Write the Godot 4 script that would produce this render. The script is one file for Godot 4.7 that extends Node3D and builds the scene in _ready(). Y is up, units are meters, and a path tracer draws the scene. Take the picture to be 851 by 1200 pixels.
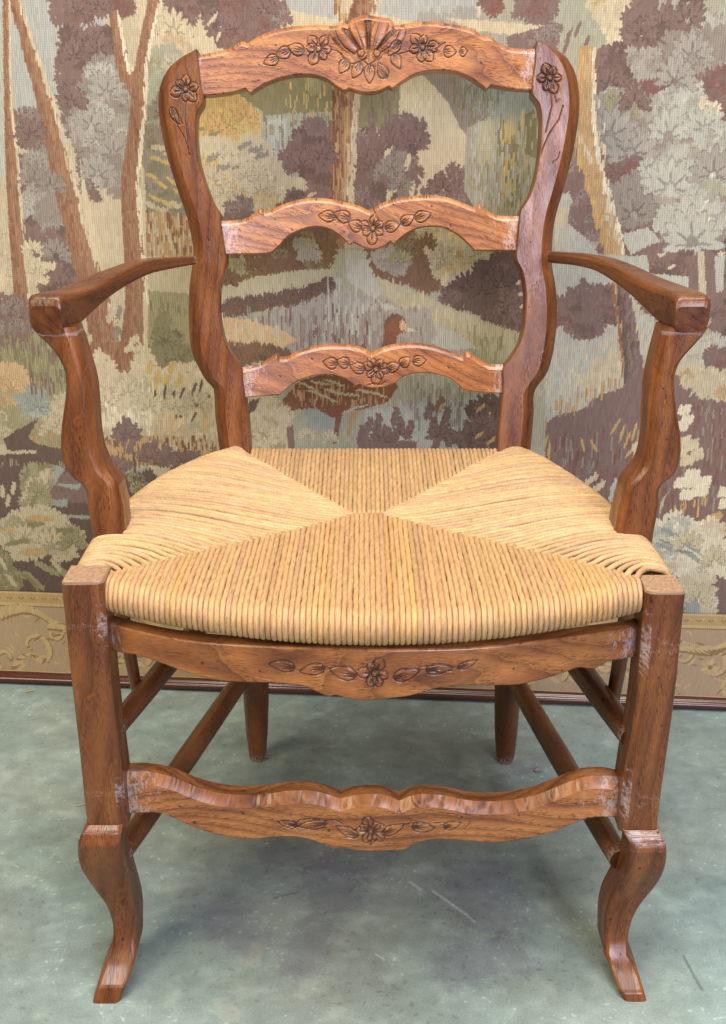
extends Node3D
# A rush-seated armchair with carved ladder back, in front of a woven verdure tapestry, on a concrete floor.

var rng := RandomNumberGenerator.new()
var end_grain: Builder
var end_mat: StandardMaterial3D
var grain := FastNoiseLite.new()
var wood_a: StandardMaterial3D
var wood_b: StandardMaterial3D
var wood_c: StandardMaterial3D
var wood_rod: StandardMaterial3D
var rush_mat: StandardMaterial3D
var rough_map: ImageTexture
var rush_side: StandardMaterial3D

const PALETTE := {"cream": Color8(192, 179, 150), "cream2": Color8(182, 170, 143), "sky": Color8(166, 167, 160), "grey": Color8(156, 150, 139), "grey2": Color8(141, 131, 121), "mauve": Color8(124, 104, 97), "dark": Color8(104, 87, 80), "trunk": Color8(146, 113, 90), "trunk2": Color8(138, 102, 81), "ochre": Color8(186, 162, 108), "olive": Color8(130, 124, 96), "olive2": Color8(150, 143, 112), "pale": Color8(172, 165, 138), "peach": Color8(190, 162, 126), "rust": Color8(128, 88, 70), "lgrey": Color8(172, 171, 158), "bluegrey": Color8(148, 153, 144), "white": Color8(208, 198, 172), "gold": Color8(184, 152, 106), "greygreen": Color8(158, 156, 136), "brown": Color8(120, 96, 76), "tan": Color8(172, 143, 106), "redbrown": Color8(124, 92, 84)}
func part_shapes() -> Dictionary:
	var d := {}
	d["rear_post_0"] = {"o": Vector3(0.012, 0.458, -0.43), "S": Vector3(0, 0.9829, -0.1843), "W": Vector3(1, 0, 0), "N": Vector3(0, 0.1843, 0.9829), "s0": -0.0211, "s1": 0.4877, "a": [-0.0211, -0.1943, -0.0011, -0.1962, 0.0435, -0.2008, 0.0731, -0.2021, 0.0749, -0.2024, 0.0854, -0.2114, 0.1017, -0.2207, 0.1202, -0.2285, 0.1432, -0.2315, 0.1756, -0.232, 0.2051, -0.2302, 0.2276, -0.2269, 0.2469, -0.2249, 0.2667, -0.2271, 0.2926, -0.233, 0.3204, -0.2424, 0.3503, -0.2515, 0.3779, -0.2585, 0.4075, -0.2633, 0.4306, -0.2642, 0.4473, -0.2612, 0.462, -0.2544, 0.4745, -0.2432, 0.4838, -0.2279, 0.4877, -0.2159], "b": [-0.0211, -0.1546, -0.0012, -0.1556, 0.0317, -0.1575, 0.0598, -0.1606, 0.0878, -0.1637, 0.104, -0.1659, 0.1168, -0.1761, 0.1341, -0.1853, 0.1593, -0.1913, 0.1822, -0.1925, 0.2051, -0.1905, 0.2187, -0.1861, 0.2299, -0.1825, 0.2581, -0.1851, 0.2797, -0.188, 0.2936, -0.1901, 0.3011, -0.1953, 0.3183, -0.2028, 0.3397, -0.2101, 0.361, -0.2152, 0.3822, -0.2169, 0.4054, -0.2165, 0.4149, -0.2142, 0.4232, -0.2085, 0.4285, -0.2074, 0.4433, -0.2092, 0.4703, -0.2121, 0.4853, -0.2133, 0.4887, -0.2138], "T": 0.03, "ca": 0.0145, "cb": 0.002, "ds": 0.0025, "fine": [0.3542, 9], "carve": [["flower", [0.4401, -0.2288, 1.2358, 0.0164, 6]], ["leaf", [0.409, -0.2425, 2.6556, 0.0226, 0.0093]], ["line", [0.0009, 0.4252, -0.2286, 0.405, -0.2301, 0.3847, -0.2279, 0.3664, -0.2267, 0.3623, -0.2247]], ["line", [0.0009, 0.4151, -0.2466, 0.3949, -0.2376, 0.3827, -0.2306, 0.3685, -0.2266]], ["line", [0.0007, 0.4232, -0.2349, 0.409, -0.2363, 0.3989, -0.2334]]]}
	d["rear_post_1"] = {"o": Vector3(0.012, 0.458, -0.43), "S": Vector3(0, 0.9829, -0.1843), "W": Vector3(1, 0, 0), "N": Vector3(0, 0.1843, 0.9829), "s0": -0.0211, "s1": 0.4968, "a": [-0.0211, 0.1583, -0.0002, 0.1595, 0.0409, 0.1617, 0.0784, 0.1646, 0.104, 0.1661, 0.112, 0.1722, 0.127, 0.1824, 0.1523, 0.1896, 0.1753, 0.1915, 0.2027, 0.1903, 0.2208, 0.1865, 0.2389, 0.1781, 0.2521, 0.1791, 0.2835, 0.1813, 0.2969, 0.1833, 0.3126, 0.1932, 0.3327, 0.1998, 0.3613, 0.2049, 0.3922, 0.2064, 0.4121, 0.2056, 0.424, 0.2026, 0.4337, 0.1955, 0.4425, 0.1942, 0.4706, 0.197, 0.4932, 0.1984, 0.4977, 0.199], "b": [-0.0211, 0.2013, -0.0002, 0.2031, 0.0433, 0.206, 0.0765, 0.2089, 0.0784, 0.2101, 0.0923, 0.2203, 0.1155, 0.228, 0.1432, 0.2319, 0.1753, 0.2329, 0.2027, 0.2306, 0.2299, 0.2255, 0.2521, 0.2249, 0.2746, 0.2262, 0.2969, 0.2302, 0.3148, 0.2354, 0.3393, 0.2418, 0.3658, 0.2478, 0.39, 0.252, 0.4141, 0.2547, 0.4382, 0.2541, 0.4577, 0.2503, 0.4728, 0.2431, 0.4857, 0.2314, 0.4932, 0.2157, 0.4968, 0.2005], "T": 0.03, "ca": 0.002, "cb": 0.0145, "ds": 0.0025, "fine": [0.3521, 9], "carve": [["flower", [0.4533, 0.2165, 1.5708, 0.0164, 6]], ["line", [0.001, 0.4372, 0.2179, 0.4211, 0.2193, 0.405, 0.2155, 0.39, 0.2123]], ["line", [0.001, 0.4211, 0.2329, 0.405, 0.2281, 0.3888, 0.2169, 0.3705, 0.2089, 0.3603, 0.206]], ["line", [0.0007, 0.4332, 0.2222, 0.4252, 0.2245, 0.4292, 0.2285]], ["line", [0.0007, 0.3542, 0.2219, 0.3583, 0.2281, 0.3664, 0.23]]]}
	d["crest_rail"] = {"o": Vector3(0.0047, 0.9244, -0.5215), "S": Vector3(1, 0, 0), "W": Vector3(0, 0.9829, -0.1843), "N": Vector3(0, 0.1843, 0.9829), "s0": -0.207, "s1": 0.2069, "a": [-0.207, 0.0069, -0.1877, 0.011, -0.1674, 0.0166, -0.1537, 0.0244, -0.1516, 0.0246, -0.1463, 0.0227, -0.1289, 0.0326, -0.1057, 0.0403, -0.0748, 0.0444, -0.0543, 0.0451, -0.0407, 0.0443, -0.0362, 0.045, -0.0285, 0.0483, -0.0234, 0.0456, -0.0209, 0.0496, -0.0156, 0.0531, -0.0083, 0.0553, 0.0021, 0.0569, 0.0105, 0.0555, 0.0206, 0.0537, 0.0282, 0.0526, 0.0319, 0.0491, 0.034, 0.0451, 0.0439, 0.0459, 0.0592, 0.0482, 0.0793, 0.0488, 0.1029, 0.0459, 0.1285, 0.0393, 0.1465, 0.0311, 0.149, 0.0315, 0.1516, 0.0305, 0.1594, 0.0235, 0.1748, 0.017, 0.19, 0.0149, 0.2069, 0.0145], "b": [-0.2079, -0.0416, -0.1836, -0.0398, -0.163, -0.0362, -0.1488, -0.0323, -0.1457, -0.0355, -0.143, -0.0371, -0.1296, -0.0282, -0.1115, -0.0205, -0.0933, -0.0161, -0.0752, -0.0145, -0.0598, -0.0163, -0.0468, -0.0213, -0.0364, -0.0287, -0.0273, -0.0337, -0.0221, -0.0304, -0.0105, -0.0341, 0.0022, -0.0358, 0.0116, -0.0347, 0.0182, -0.0324, 0.0272, -0.0282, 0.0312, -0.0312, 0.0441, -0.0224, 0.057, -0.015, 0.0725, -0.0109, 0.0905, -0.0096, 0.1112, -0.0123, 0.1293, -0.0201, 0.1397, -0.0271, 0.1474, -0.0328, 0.1525, -0.0278, 0.1705, -0.0318, 0.1858, -0.0336, 0.2078, -0.0345], "T": 0.022, "prof": [-0.22, 0.0025, -0.165, -0.0038, -0.11, -0.0084, -0.055, -0.0111, 0, -0.012, 0.055, -0.0111, 0.11, -0.0084, 0.165, -0.0038, 0.22, 0.0025], "shear": 0.12, "ca": 0.007, "cb": 0.0015, "ds": 0.0009, "carve": [["leaf", [-0.1177, 0.0012, 0.3828, 0.0195, 0.0133]], ["leaf", [-0.103, 0.0099, 0.4282, 0.0205, 0.0143]], ["leaf", [-0.0873, 0.015, -0.2434, 0.0225, 0.0143]], ["flower", [-0.0591, 0.0154, 0.0058, 0.0174, 6]], ["line", [0.0013, -0.044, 0.015, -0.0356, 0.013, -0.0293, 0.007, -0.0251, 0.003]], ["leaf", [-0.0286, -0.0051, 1.029, 0.0196, 0.0134]], ["leaf", [0.1019, 0.0119, -0.095, 0.0164, 0.0133]], ["leaf", [0.1187, 0.0116, 0.0683, 0.0102, 0.0112]], ["flower", [0.0684, 0.0171, 0.2432, 0.0174, 6]], ["line", [0.0012, 0.0524, 0.0129, 0.0441, 0.0109, 0.0378, 0.009]], ["line", [0.0012, 0.0838, 0.0147, 0.092, 0.0206, 0.0962, 0.0225]], ["leaf", [0.0336, 0.016, 0.8528, 0.0226, 0.0113]], ["leaf", [0.0368, 0.0009, -1.1163, 0.0206, 0.0123]], ["dome", [-0.0282, 0.0281, -0.7633, 0.0451, 0.0225, 0.003]], ["dome", [-0.0104, 0.0351, -1.2437, 0.0471, 0.0205, 0.0035]], ["dome", [0.0147, 0.0351, 1.2449, 0.0471, 0.0205, 0.0035]], ["dome", [0.0314, 0.0271, 0.764, 0.043, 0.0225, 0.003]], ["dome", [-0.0057, 0.0101, 0.0003, 0.0134, 0.0134, 0.003]], ["dome", [0.0126, 0.01, -0.0032, 0.0134, 0.0134, 0.003]], ["wedge", [-0.0261, 0.0381, 0.0092, -0.0083, 0.0151, 0.0026]], ["wedge", [0.0011, 0.0522, 0.0102, 0.0021, 0.0161, 0.0031]], ["wedge", [0.0345, 0.0391, 0.0082, 0.0126, 0.0151, 0.0026]], ["line", [0.0014, -0.0386, 0.037, -0.0355, 0.027, -0.0272, 0.017, -0.0146, 0.009]], ["line", [0.0012, -0.0177, 0.0501, -0.0104, 0.0331, -0.0042, 0.0171]], ["line", [0.0012, 0.0167, 0.0501, 0.0105, 0.0311, 0.0074, 0.0171]], ["line", [0.0014, 0.0418, 0.04, 0.0367, 0.027, 0.0273, 0.017, 0.0168, 0.011]], ["line", [0.0016, -0.0104, 0.007, -0.0125, 0.0121, -0.0094, 0.0156, -0.0042, 0.0146, -0.0021, 0.0101, -0.0052, 0.006, -0.0094, 0.0065]], ["line", [0.0016, 0.0147, 0.006, 0.0179, 0.011, 0.0147, 0.0151, 0.0095, 0.0146, 0.0074, 0.0101, 0.0105, 0.0055, 0.0137, 0.0055]], ["line", [0.0014, 0.0027, 0.0151, 0.0027, 0.001]], ["line", [0.0015, -0.0314, 0.01, -0.0272, 0.0009, -0.0188, -0.0021, -0.0083, 0.001, 0, 0.005]], ["leaf", [-0.0126, -0.0101, 1.0657, 0.0206, 0.0134]], ["leaf", [0.0032, -0.0141, 1.5715, 0.0227, 0.0134]], ["leaf", [0.019, -0.0101, 2.0769, 0.0206, 0.0134]], ["line", [0.0013, -0.0062, 0.003, 0.0021, -0.003, 0.0105, 0.002]]], "res": [-0.2075, 0.2054], "resx": [0.3, 1]}
	d["back_slat_0"] = {"o": Vector3(0.009, 0.7292, -0.487), "S": Vector3(1, 0, 0), "W": Vector3(0, 0.9829, -0.1843), "N": Vector3(0, 0.1843, 0.9829), "s0": -0.1869, "s1": 0.1868, "a": [-0.1869, 0.0072, -0.168, 0.0085, -0.1545, 0.0109, -0.1443, 0.0176, -0.1375, 0.0246, -0.1359, 0.0246, -0.1331, 0.0198, -0.1254, 0.0211, -0.1097, 0.0282, -0.0916, 0.0335, -0.0691, 0.0364, -0.0512, 0.0351, -0.033, 0.0314, -0.0106, 0.0254, -0.001, 0.0209, 0.0094, 0.0275, 0.0274, 0.0342, 0.0477, 0.038, 0.0702, 0.0394, 0.0928, 0.0377, 0.1108, 0.0321, 0.1242, 0.0266, 0.1309, 0.0242, 0.1357, 0.029, 0.1373, 0.029, 0.1444, 0.0219, 0.1578, 0.0147, 0.1712, 0.013, 0.1868, 0.0134], "b": [-0.1876, -0.0339, -0.1461, -0.0331, -0.1259, -0.0322, -0.1168, -0.025, -0.1054, -0.0128, -0.0919, -0.0049, -0.0738, 0.0002, -0.0602, 0.0002, -0.0466, -0.0043, -0.0353, -0.0125, -0.0263, -0.0214, -0.0206, -0.0186, -0.0104, -0.0236, 0.0023, -0.0269, 0.0119, -0.0255, 0.0186, -0.0221, 0.0253, -0.0169, 0.0299, -0.0207, 0.0412, -0.0102, 0.0547, -0.0029, 0.0683, 0.0007, 0.0841, 0.0012, 0.0976, -0.0022, 0.1112, -0.0099, 0.1225, -0.0195, 0.1316, -0.0284, 0.154, -0.029, 0.1876, -0.0292], "T": 0.018, "prof": [-0.209, 0.0029, -0.1568, -0.0045, -0.1045, -0.0098, -0.0523, -0.0129, 0, -0.014, 0.0522, -0.0129, 0.1045, -0.0098, 0.1568, -0.0045, 0.209, 0.0029], "shear": 0.35, "ca": 0.0065, "cb": 0.0012, "ds": 0.0009, "carve": [["flower", [0.0033, -0.0023, 0.5137, 0.0164, 6]], ["leaf", [-0.0545, 0.0134, -0.0662, 0.0212, 0.0138]], ["leaf", [-0.0352, 0.0135, -0.3408, 0.0222, 0.0148]], ["leaf", [-0.0192, 0.002, -0.3754, 0.0191, 0.0148]], ["leaf", [0.0275, 0.0008, 0.204, 0.0191, 0.0138]], ["leaf", [0.0468, 0.009, 0.5137, 0.0201, 0.0127]], ["leaf", [0.066, 0.0134, 0.3047, 0.0222, 0.0137]]], "res": [-0.1831, 0.1831], "resx": [1, 1]}
	d["back_slat_1"] = {"o": Vector3(0.0124, 0.5532, -0.454), "S": Vector3(1, 0, 0), "W": Vector3(0, 0.9829, -0.1843), "N": Vector3(0, 0.1843, 0.9829), "s0": -0.1685, "s1": 0.1653, "a": [-0.1685, 0.004, -0.1514, 0.007, -0.1393, 0.0115, -0.1292, 0.0175, -0.1229, 0.0222, -0.1214, 0.0222, -0.1191, 0.0175, -0.111, 0.0175, -0.0967, 0.0245, -0.0805, 0.0295, -0.0622, 0.033, -0.0437, 0.0336, -0.0233, 0.0315, -0.0091, 0.0273, -0.0014, 0.0225, 0.0088, 0.0279, 0.0231, 0.0325, 0.0413, 0.035, 0.0619, 0.0346, 0.0801, 0.0309, 0.0944, 0.0265, 0.1066, 0.0215, 0.1147, 0.0185, 0.1189, 0.0241, 0.1204, 0.0241, 0.1308, 0.0175, 0.145, 0.0095, 0.1653, 0.0082], "b": [-0.169, -0.0337, -0.1195, -0.0308, -0.1114, -0.024, -0.101, -0.016, -0.0869, -0.0095, -0.0706, -0.0059, -0.0543, -0.0054, -0.0398, -0.009, -0.0296, -0.0141, -0.0214, -0.0203, -0.0173, -0.0176, -0.007, -0.0213, 0.0078, -0.022, 0.0233, -0.0181, 0.0296, -0.0149, 0.0335, -0.0111, 0.0437, -0.006, 0.056, -0.0029, 0.0722, -0.0033, 0.0845, -0.0053, 0.0988, -0.0099, 0.107, -0.0159, 0.1152, -0.024, 0.1355, -0.027, 0.1659, -0.0281], "T": 0.018, "prof": [-0.187, 0.0027, -0.1403, -0.0042, -0.0935, -0.0091, -0.0468, -0.012, 0, -0.013, 0.0467, -0.012, 0.0935, -0.0091, 0.1403, -0.0042, 0.187, 0.0027], "shear": 0.3, "ca": 0.0068, "cb": 0.0012, "ds": 0.0009, "carve": [["flower", [0.004, 0.0009, 0.1745, 0.0163, 7]], ["leaf", [-0.0542, 0.0095, -0.1756, 0.0195, 0.0141]], ["leaf", [-0.0379, 0.0101, -0.2612, 0.0174, 0.0141]], ["leaf", [-0.0195, 0.0031, -0.2613, 0.0206, 0.0141]], ["leaf", [0.0263, 0.0042, 0.3486, 0.0185, 0.013]], ["leaf", [0.0414, 0.0111, 0.6984, 0.0173, 0.013]], ["leaf", [0.0593, 0.0123, 0.0891, 0.0184, 0.013]], ["line", [0.0013, -0.0075, -0.0192, 0.0013, -0.016, 0.01, -0.0181, 0.0165, -0.0138]]], "res": [-0.1613, 0.1614], "resx": [1, 0.5]}
	d["seat_apron"] = {"o": Vector3(0.012, 0.385, 0.075), "S": Vector3(1, 0, 0), "W": Vector3(0, 1, 0), "N": Vector3(0, 0, 1), "s0": -0.2652, "s1": 0.2637, "a": [-0.2652, 0.0213, -0.2601, 0.0208, -0.2153, 0.0208, -0.1665, 0.0231, -0.1046, 0.0282, -0.0554, 0.0306, -0.0085, 0.0308, 0.0384, 0.0303, 0.0826, 0.0285, 0.1461, 0.0265, 0.2129, 0.0223, 0.2562, 0.0184, 0.2637, 0.0189], "b": [-0.2672, -0.0063, -0.2621, -0.0068, -0.2516, -0.0084, -0.2306, -0.0059, -0.2005, -0.0087, -0.1811, -0.0119, -0.1523, -0.0143, -0.121, -0.0116, -0.0874, -0.0084, -0.0634, -0.0104, -0.0515, -0.0158, -0.0425, -0.0183, -0.0385, -0.0171, -0.0277, -0.0194, -0.0084, -0.0216, 0.0074, -0.0201, 0.0192, -0.0187, 0.0311, -0.0173, 0.0358, -0.0162, 0.0469, -0.013, 0.062, -0.0099, 0.0996, -0.0119, 0.135, -0.016, 0.1609, -0.0145, 0.1804, -0.012, 0.1943, -0.0099, 0.2051, -0.0134, 0.2119, -0.0152, 0.2221, -0.0121, 0.2404, -0.0126, 0.255, -0.015, 0.2667, -0.0178], "T": 0.02, "prof": [-0.2678, -0.086, -0.2142, -0.055, -0.1607, -0.031, -0.1071, -0.0138, -0.0535, -0.0034, 0, 0, 0.0536, -0.0034, 0.1071, -0.0138, 0.1607, -0.031, 0.2142, -0.055, 0.2678, -0.086], "ca": 0.002, "cb": 0.0015, "ds": 0.001, "carve": [["flower", [-0.0014, 0.006, -0.0205, 0.0141, 6]], ["leaf", [-0.087, 0.0099, -0.0594, 0.0252, 0.0109]], ["leaf", [-0.0588, 0.0084, 0.2246, 0.025, 0.0108]], ["leaf", [-0.0305, 0.0068, -0.2591, 0.0265, 0.0133]], ["leaf", [0.0281, 0.0053, 0.3176, 0.0266, 0.0116]], ["leaf", [0.0584, 0.0091, 0.059, 0.0268, 0.0101]], ["leaf", [0.0847, 0.0118, 0.3367, 0.0202, 0.0067]], ["line", [0.0008, 0.0386, 0.0117, 0.0465, 0.0132, 0.0561, 0.0058, 0.0704, 0.0062]]], "wax": 1, "res": [-0.2597, 0.2556], "resx": [0.6, 1.2]}
	d["front_stretcher"] = {"o": Vector3(0.0125, 0.19, 0), "S": Vector3(1, 0, 0), "W": Vector3(0, 1, 0), "N": Vector3(0, 0, 1), "s0": -0.2542, "s1": 0.2505, "a": [-0.2542, 0.0492, -0.2442, 0.0495, -0.2292, 0.0488, -0.2078, 0.0433, -0.184, 0.032, -0.1597, 0.0244, -0.1383, 0.0222, -0.1139, 0.0232, -0.0891, 0.0268, -0.0646, 0.0268, -0.0493, 0.0228, -0.0356, 0.0176, -0.0216, 0.0218, -0.0086, 0.0232, 0.0106, 0.0218, 0.0246, 0.0151, 0.039, 0.0218, 0.0675, 0.0218, 0.0963, 0.0157, 0.1313, 0.015, 0.1627, 0.0214, 0.1877, 0.0323, 0.2123, 0.043, 0.2312, 0.0448, 0.2505, 0.0413], "b": [-0.2569, 0.0048, -0.2468, 0.0052, -0.2191, 0.0048, -0.1949, -0.0072, -0.1706, -0.018, -0.1459, -0.024, -0.1243, -0.0251, -0.0994, -0.0227, -0.0746, -0.024, -0.0562, -0.0306, -0.0436, -0.0375, -0.0386, -0.036, -0.0187, -0.0391, 0.0003, -0.0399, 0.018, -0.0391, 0.0301, -0.0383, 0.0397, -0.0319, 0.0525, -0.0272, 0.0749, -0.0257, 0.1007, -0.0283, 0.1264, -0.0294, 0.152, -0.0257, 0.1773, -0.019, 0.2024, -0.0079, 0.2211, -0.0005, 0.2532, 0.0002], "T": 0.026, "ca": 0.0102, "cb": 0.0015, "cd": 0.0085, "ds": 0.001, "carve": [["flower", [-0.0046, -0.0155, 0.2018, 0.0147, 8]], ["leaf", [-0.0898, -0.0074, -0.2424, 0.0208, 0.0085]], ["line", [0.0014, -0.0831, -0.0074, -0.0769, -0.0023, -0.0664, -0.0008, -0.0559, -0.0023]], ["leaf", [-0.0647, -0.0084, 0.1008, 0.0303, 0.0104]], ["line", [0.0011, -0.0524, -0.0033, -0.0418, -0.0023, -0.0331, -0.0074]], ["leaf", [-0.0288, -0.0161, -0.4968, 0.0266, 0.0105]], ["leaf", [0.0187, -0.0135, 0.4974, 0.0266, 0.0104]], ["line", [0.0013, 0.0266, -0.0094, 0.0353, -0.0064, 0.0476, -0.0064, 0.0564, -0.0074]], ["leaf", [0.0494, -0.0114, -0.0808, 0.0247, 0.0114]], ["line", [0.0011, 0.0599, -0.0064, 0.0686, -0.0053, 0.0757, -0.0074]], ["leaf", [0.0792, -0.0086, 0.3029, 0.019, 0.0095]], ["line", [0.0008, 0.0916, -0.0135, 0.0967, -0.0074, 0.0984, -0.0033]]], "nicks": 1, "res": [-0.252, 0.2478], "resx": [1.2, 1.3]}
	d["front_post_0"] = {"o": Vector3(0.01, 0.2, 0.02), "S": Vector3(0, 1, 0), "W": Vector3(1, 0, 0), "N": Vector3(0, 0, 1), "s0": -0.0104, "s1": 0.2567, "a": [-0.0104, -0.2888, -0.0054, -0.289, 0.0762, -0.2907, 0.1786, -0.2934, 0.2567, -0.295], "b": [-0.0104, -0.2488, 0.0228, -0.2496, 0.1407, -0.2549, 0.2567, -0.2554], "T": 0.044, "ca": 0.0035, "cb": 0.008, "ds": 0.0022, "top": 1, "res": [0.2133, 0.0312], "resx": [0.8, 0.6], "resside": 1}
	d["front_post_1"] = {"o": Vector3(0.01, 0.2, 0.02), "S": Vector3(0, 1, 0), "W": Vector3(1, 0, 0), "N": Vector3(0, 0, 1), "s0": -0.0154, "s1": 0.2468, "a": [-0.0154, 0.25, 0.0115, 0.2497, 0.136, 0.2572, 0.2468, 0.2575], "b": [-0.0154, 0.2876, 0.0115, 0.2883, 0.136, 0.2936, 0.2468, 0.2952], "T": 0.044, "ca": 0.008, "cb": 0.0035, "ds": 0.0022, "top": 1, "res": [0.1909, 0.0213], "resx": [1.3, 1.3], "resside": -1}
	d["foot_0"] = {"o": Vector3(0.01, 0, 0), "S": Vector3(0, 1, 0), "W": Vector3(1, 0, 0), "N": Vector3(0, 0, 1), "s0": 0, "s1": 0.1952, "a": [-0.0047, -0.2916, 0.0075, -0.2892, 0.0312, -0.2796, 0.0331, -0.2759, 0.0455, -0.2747, 0.0635, -0.275, 0.084, -0.2791, 0.1057, -0.2869, 0.1307, -0.2946, 0.1533, -0.2985, 0.1733, -0.2976, 0.1838, -0.2956, 0.1915, -0.2923, 0.1962, -0.2886], "b": [-0.0047, -0.2641, 0.0034, -0.2617, 0.0349, -0.2492, 0.0428, -0.2497, 0.0656, -0.2497, 0.0946, -0.252, 0.1307, -0.2544, 0.1583, -0.2556, 0.1832, -0.2544, 0.1907, -0.2532, 0.1962, -0.2533], "T": 0.045, "prof": [0.0018, 0.05, 0.0156, 0.0445, 0.0267, 0.025, 0.0458, 0.008, 0.075, 0.004, 0.1132, 0.013, 0.1509, 0.027, 0.1792, 0.033, 0.1915, 0.0275, 0.1952, 0.021, 0.2452, 0.02], "ds": 0.0022, "back": 1, "ca": 0.003, "cb": 0.005, "res": [0.19], "resx": [0.06]}
	d["foot_1"] = {"o": Vector3(0.01, 0, 0), "S": Vector3(0, 1, 0), "W": Vector3(1, 0, 0), "N": Vector3(0, 0, 1), "s0": 0, "s1": 0.1892, "a": [-0.0069, 0.2629, -0.0007, 0.261, 0.0211, 0.2509, 0.0315, 0.2456, 0.038, 0.246, 0.0618, 0.2462, 0.0854, 0.2487, 0.107, 0.2535, 0.1351, 0.2584, 0.165, 0.2601, 0.1801, 0.258, 0.1866, 0.2542, 0.1902, 0.2509], "b": [-0.0069, 0.2859, 0.005, 0.2838, 0.03, 0.2713, 0.0304, 0.2709, 0.0447, 0.2712, 0.065, 0.274, 0.0907, 0.2815, 0.1212, 0.2929, 0.1496, 0.297, 0.172, 0.296, 0.185, 0.2925, 0.1902, 0.287], "T": 0.045, "prof": [-0.0047, 0.05, 0.0091, 0.0445, 0.0202, 0.025, 0.0393, 0.008, 0.0686, 0.004, 0.107, 0.013, 0.1448, 0.027, 0.1732, 0.033, 0.1855, 0.0275, 0.1892, 0.021, 0.2392, 0.02], "ds": 0.0022, "back": 1, "ca": 0.005, "cb": 0.003, "res": [0.185], "resx": [0.5]}
	d["arm_support_0"] = {"o": Vector3(0, 0.455, -0.1), "S": Vector3(0, 0.9988, -0.0489), "W": Vector3(1, 0, 0), "N": Vector3(0, 0.0489, 0.9988), "s0": -0.012, "s1": 0.2211, "a": [0.002, -0.2778, 0.0323, -0.2819, 0.059, -0.2855, 0.0608, -0.2867, 0.0657, -0.2933, 0.0774, -0.3019, 0.0943, -0.3054, 0.1155, -0.3043, 0.1402, -0.2998, 0.1608, -0.2964, 0.1791, -0.2972, 0.1933, -0.3034, 0.2053, -0.3124, 0.2144, -0.3218, 0.2211, -0.3266], "b": [0.002, -0.245, 0.0504, -0.249, 0.0633, -0.2522, 0.0702, -0.2588, 0.089, -0.267, 0.1111, -0.2704, 0.1402, -0.2708, 0.1668, -0.2722, 0.1882, -0.2767, 0.2077, -0.2814, 0.2211, -0.2856], "T": 0.042, "ca": 0.004, "cb": 0.009, "ds": 0.002, "res": [0.2144], "resx": [0.1]}
	d["arm_support_1"] = {"o": Vector3(0, 0.455, -0.1), "S": Vector3(0, 0.9988, -0.0489), "W": Vector3(1, 0, 0), "N": Vector3(0, 0.0489, 0.9988), "s0": -0.012, "s1": 0.2211, "a": [0.0011, 0.2605, 0.0135, 0.2608, 0.0414, 0.2648, 0.0596, 0.2693, 0.081, 0.2829, 0.1058, 0.2873, 0.1383, 0.2869, 0.1655, 0.2874, 0.1907, 0.2909, 0.2237, 0.2975], "b": [0.0011, 0.299, 0.0395, 0.3029, 0.0581, 0.3038, 0.0603, 0.305, 0.0702, 0.3156, 0.0894, 0.3215, 0.1087, 0.3208, 0.1342, 0.3153, 0.1552, 0.3114, 0.1738, 0.3105, 0.1883, 0.3155, 0.2026, 0.3268, 0.2129, 0.3352, 0.2211, 0.3401], "T": 0.042, "ca": 0.009, "cb": 0.004, "ds": 0.002, "res": [0.2153], "resx": [0.1]}
	return d

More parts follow.
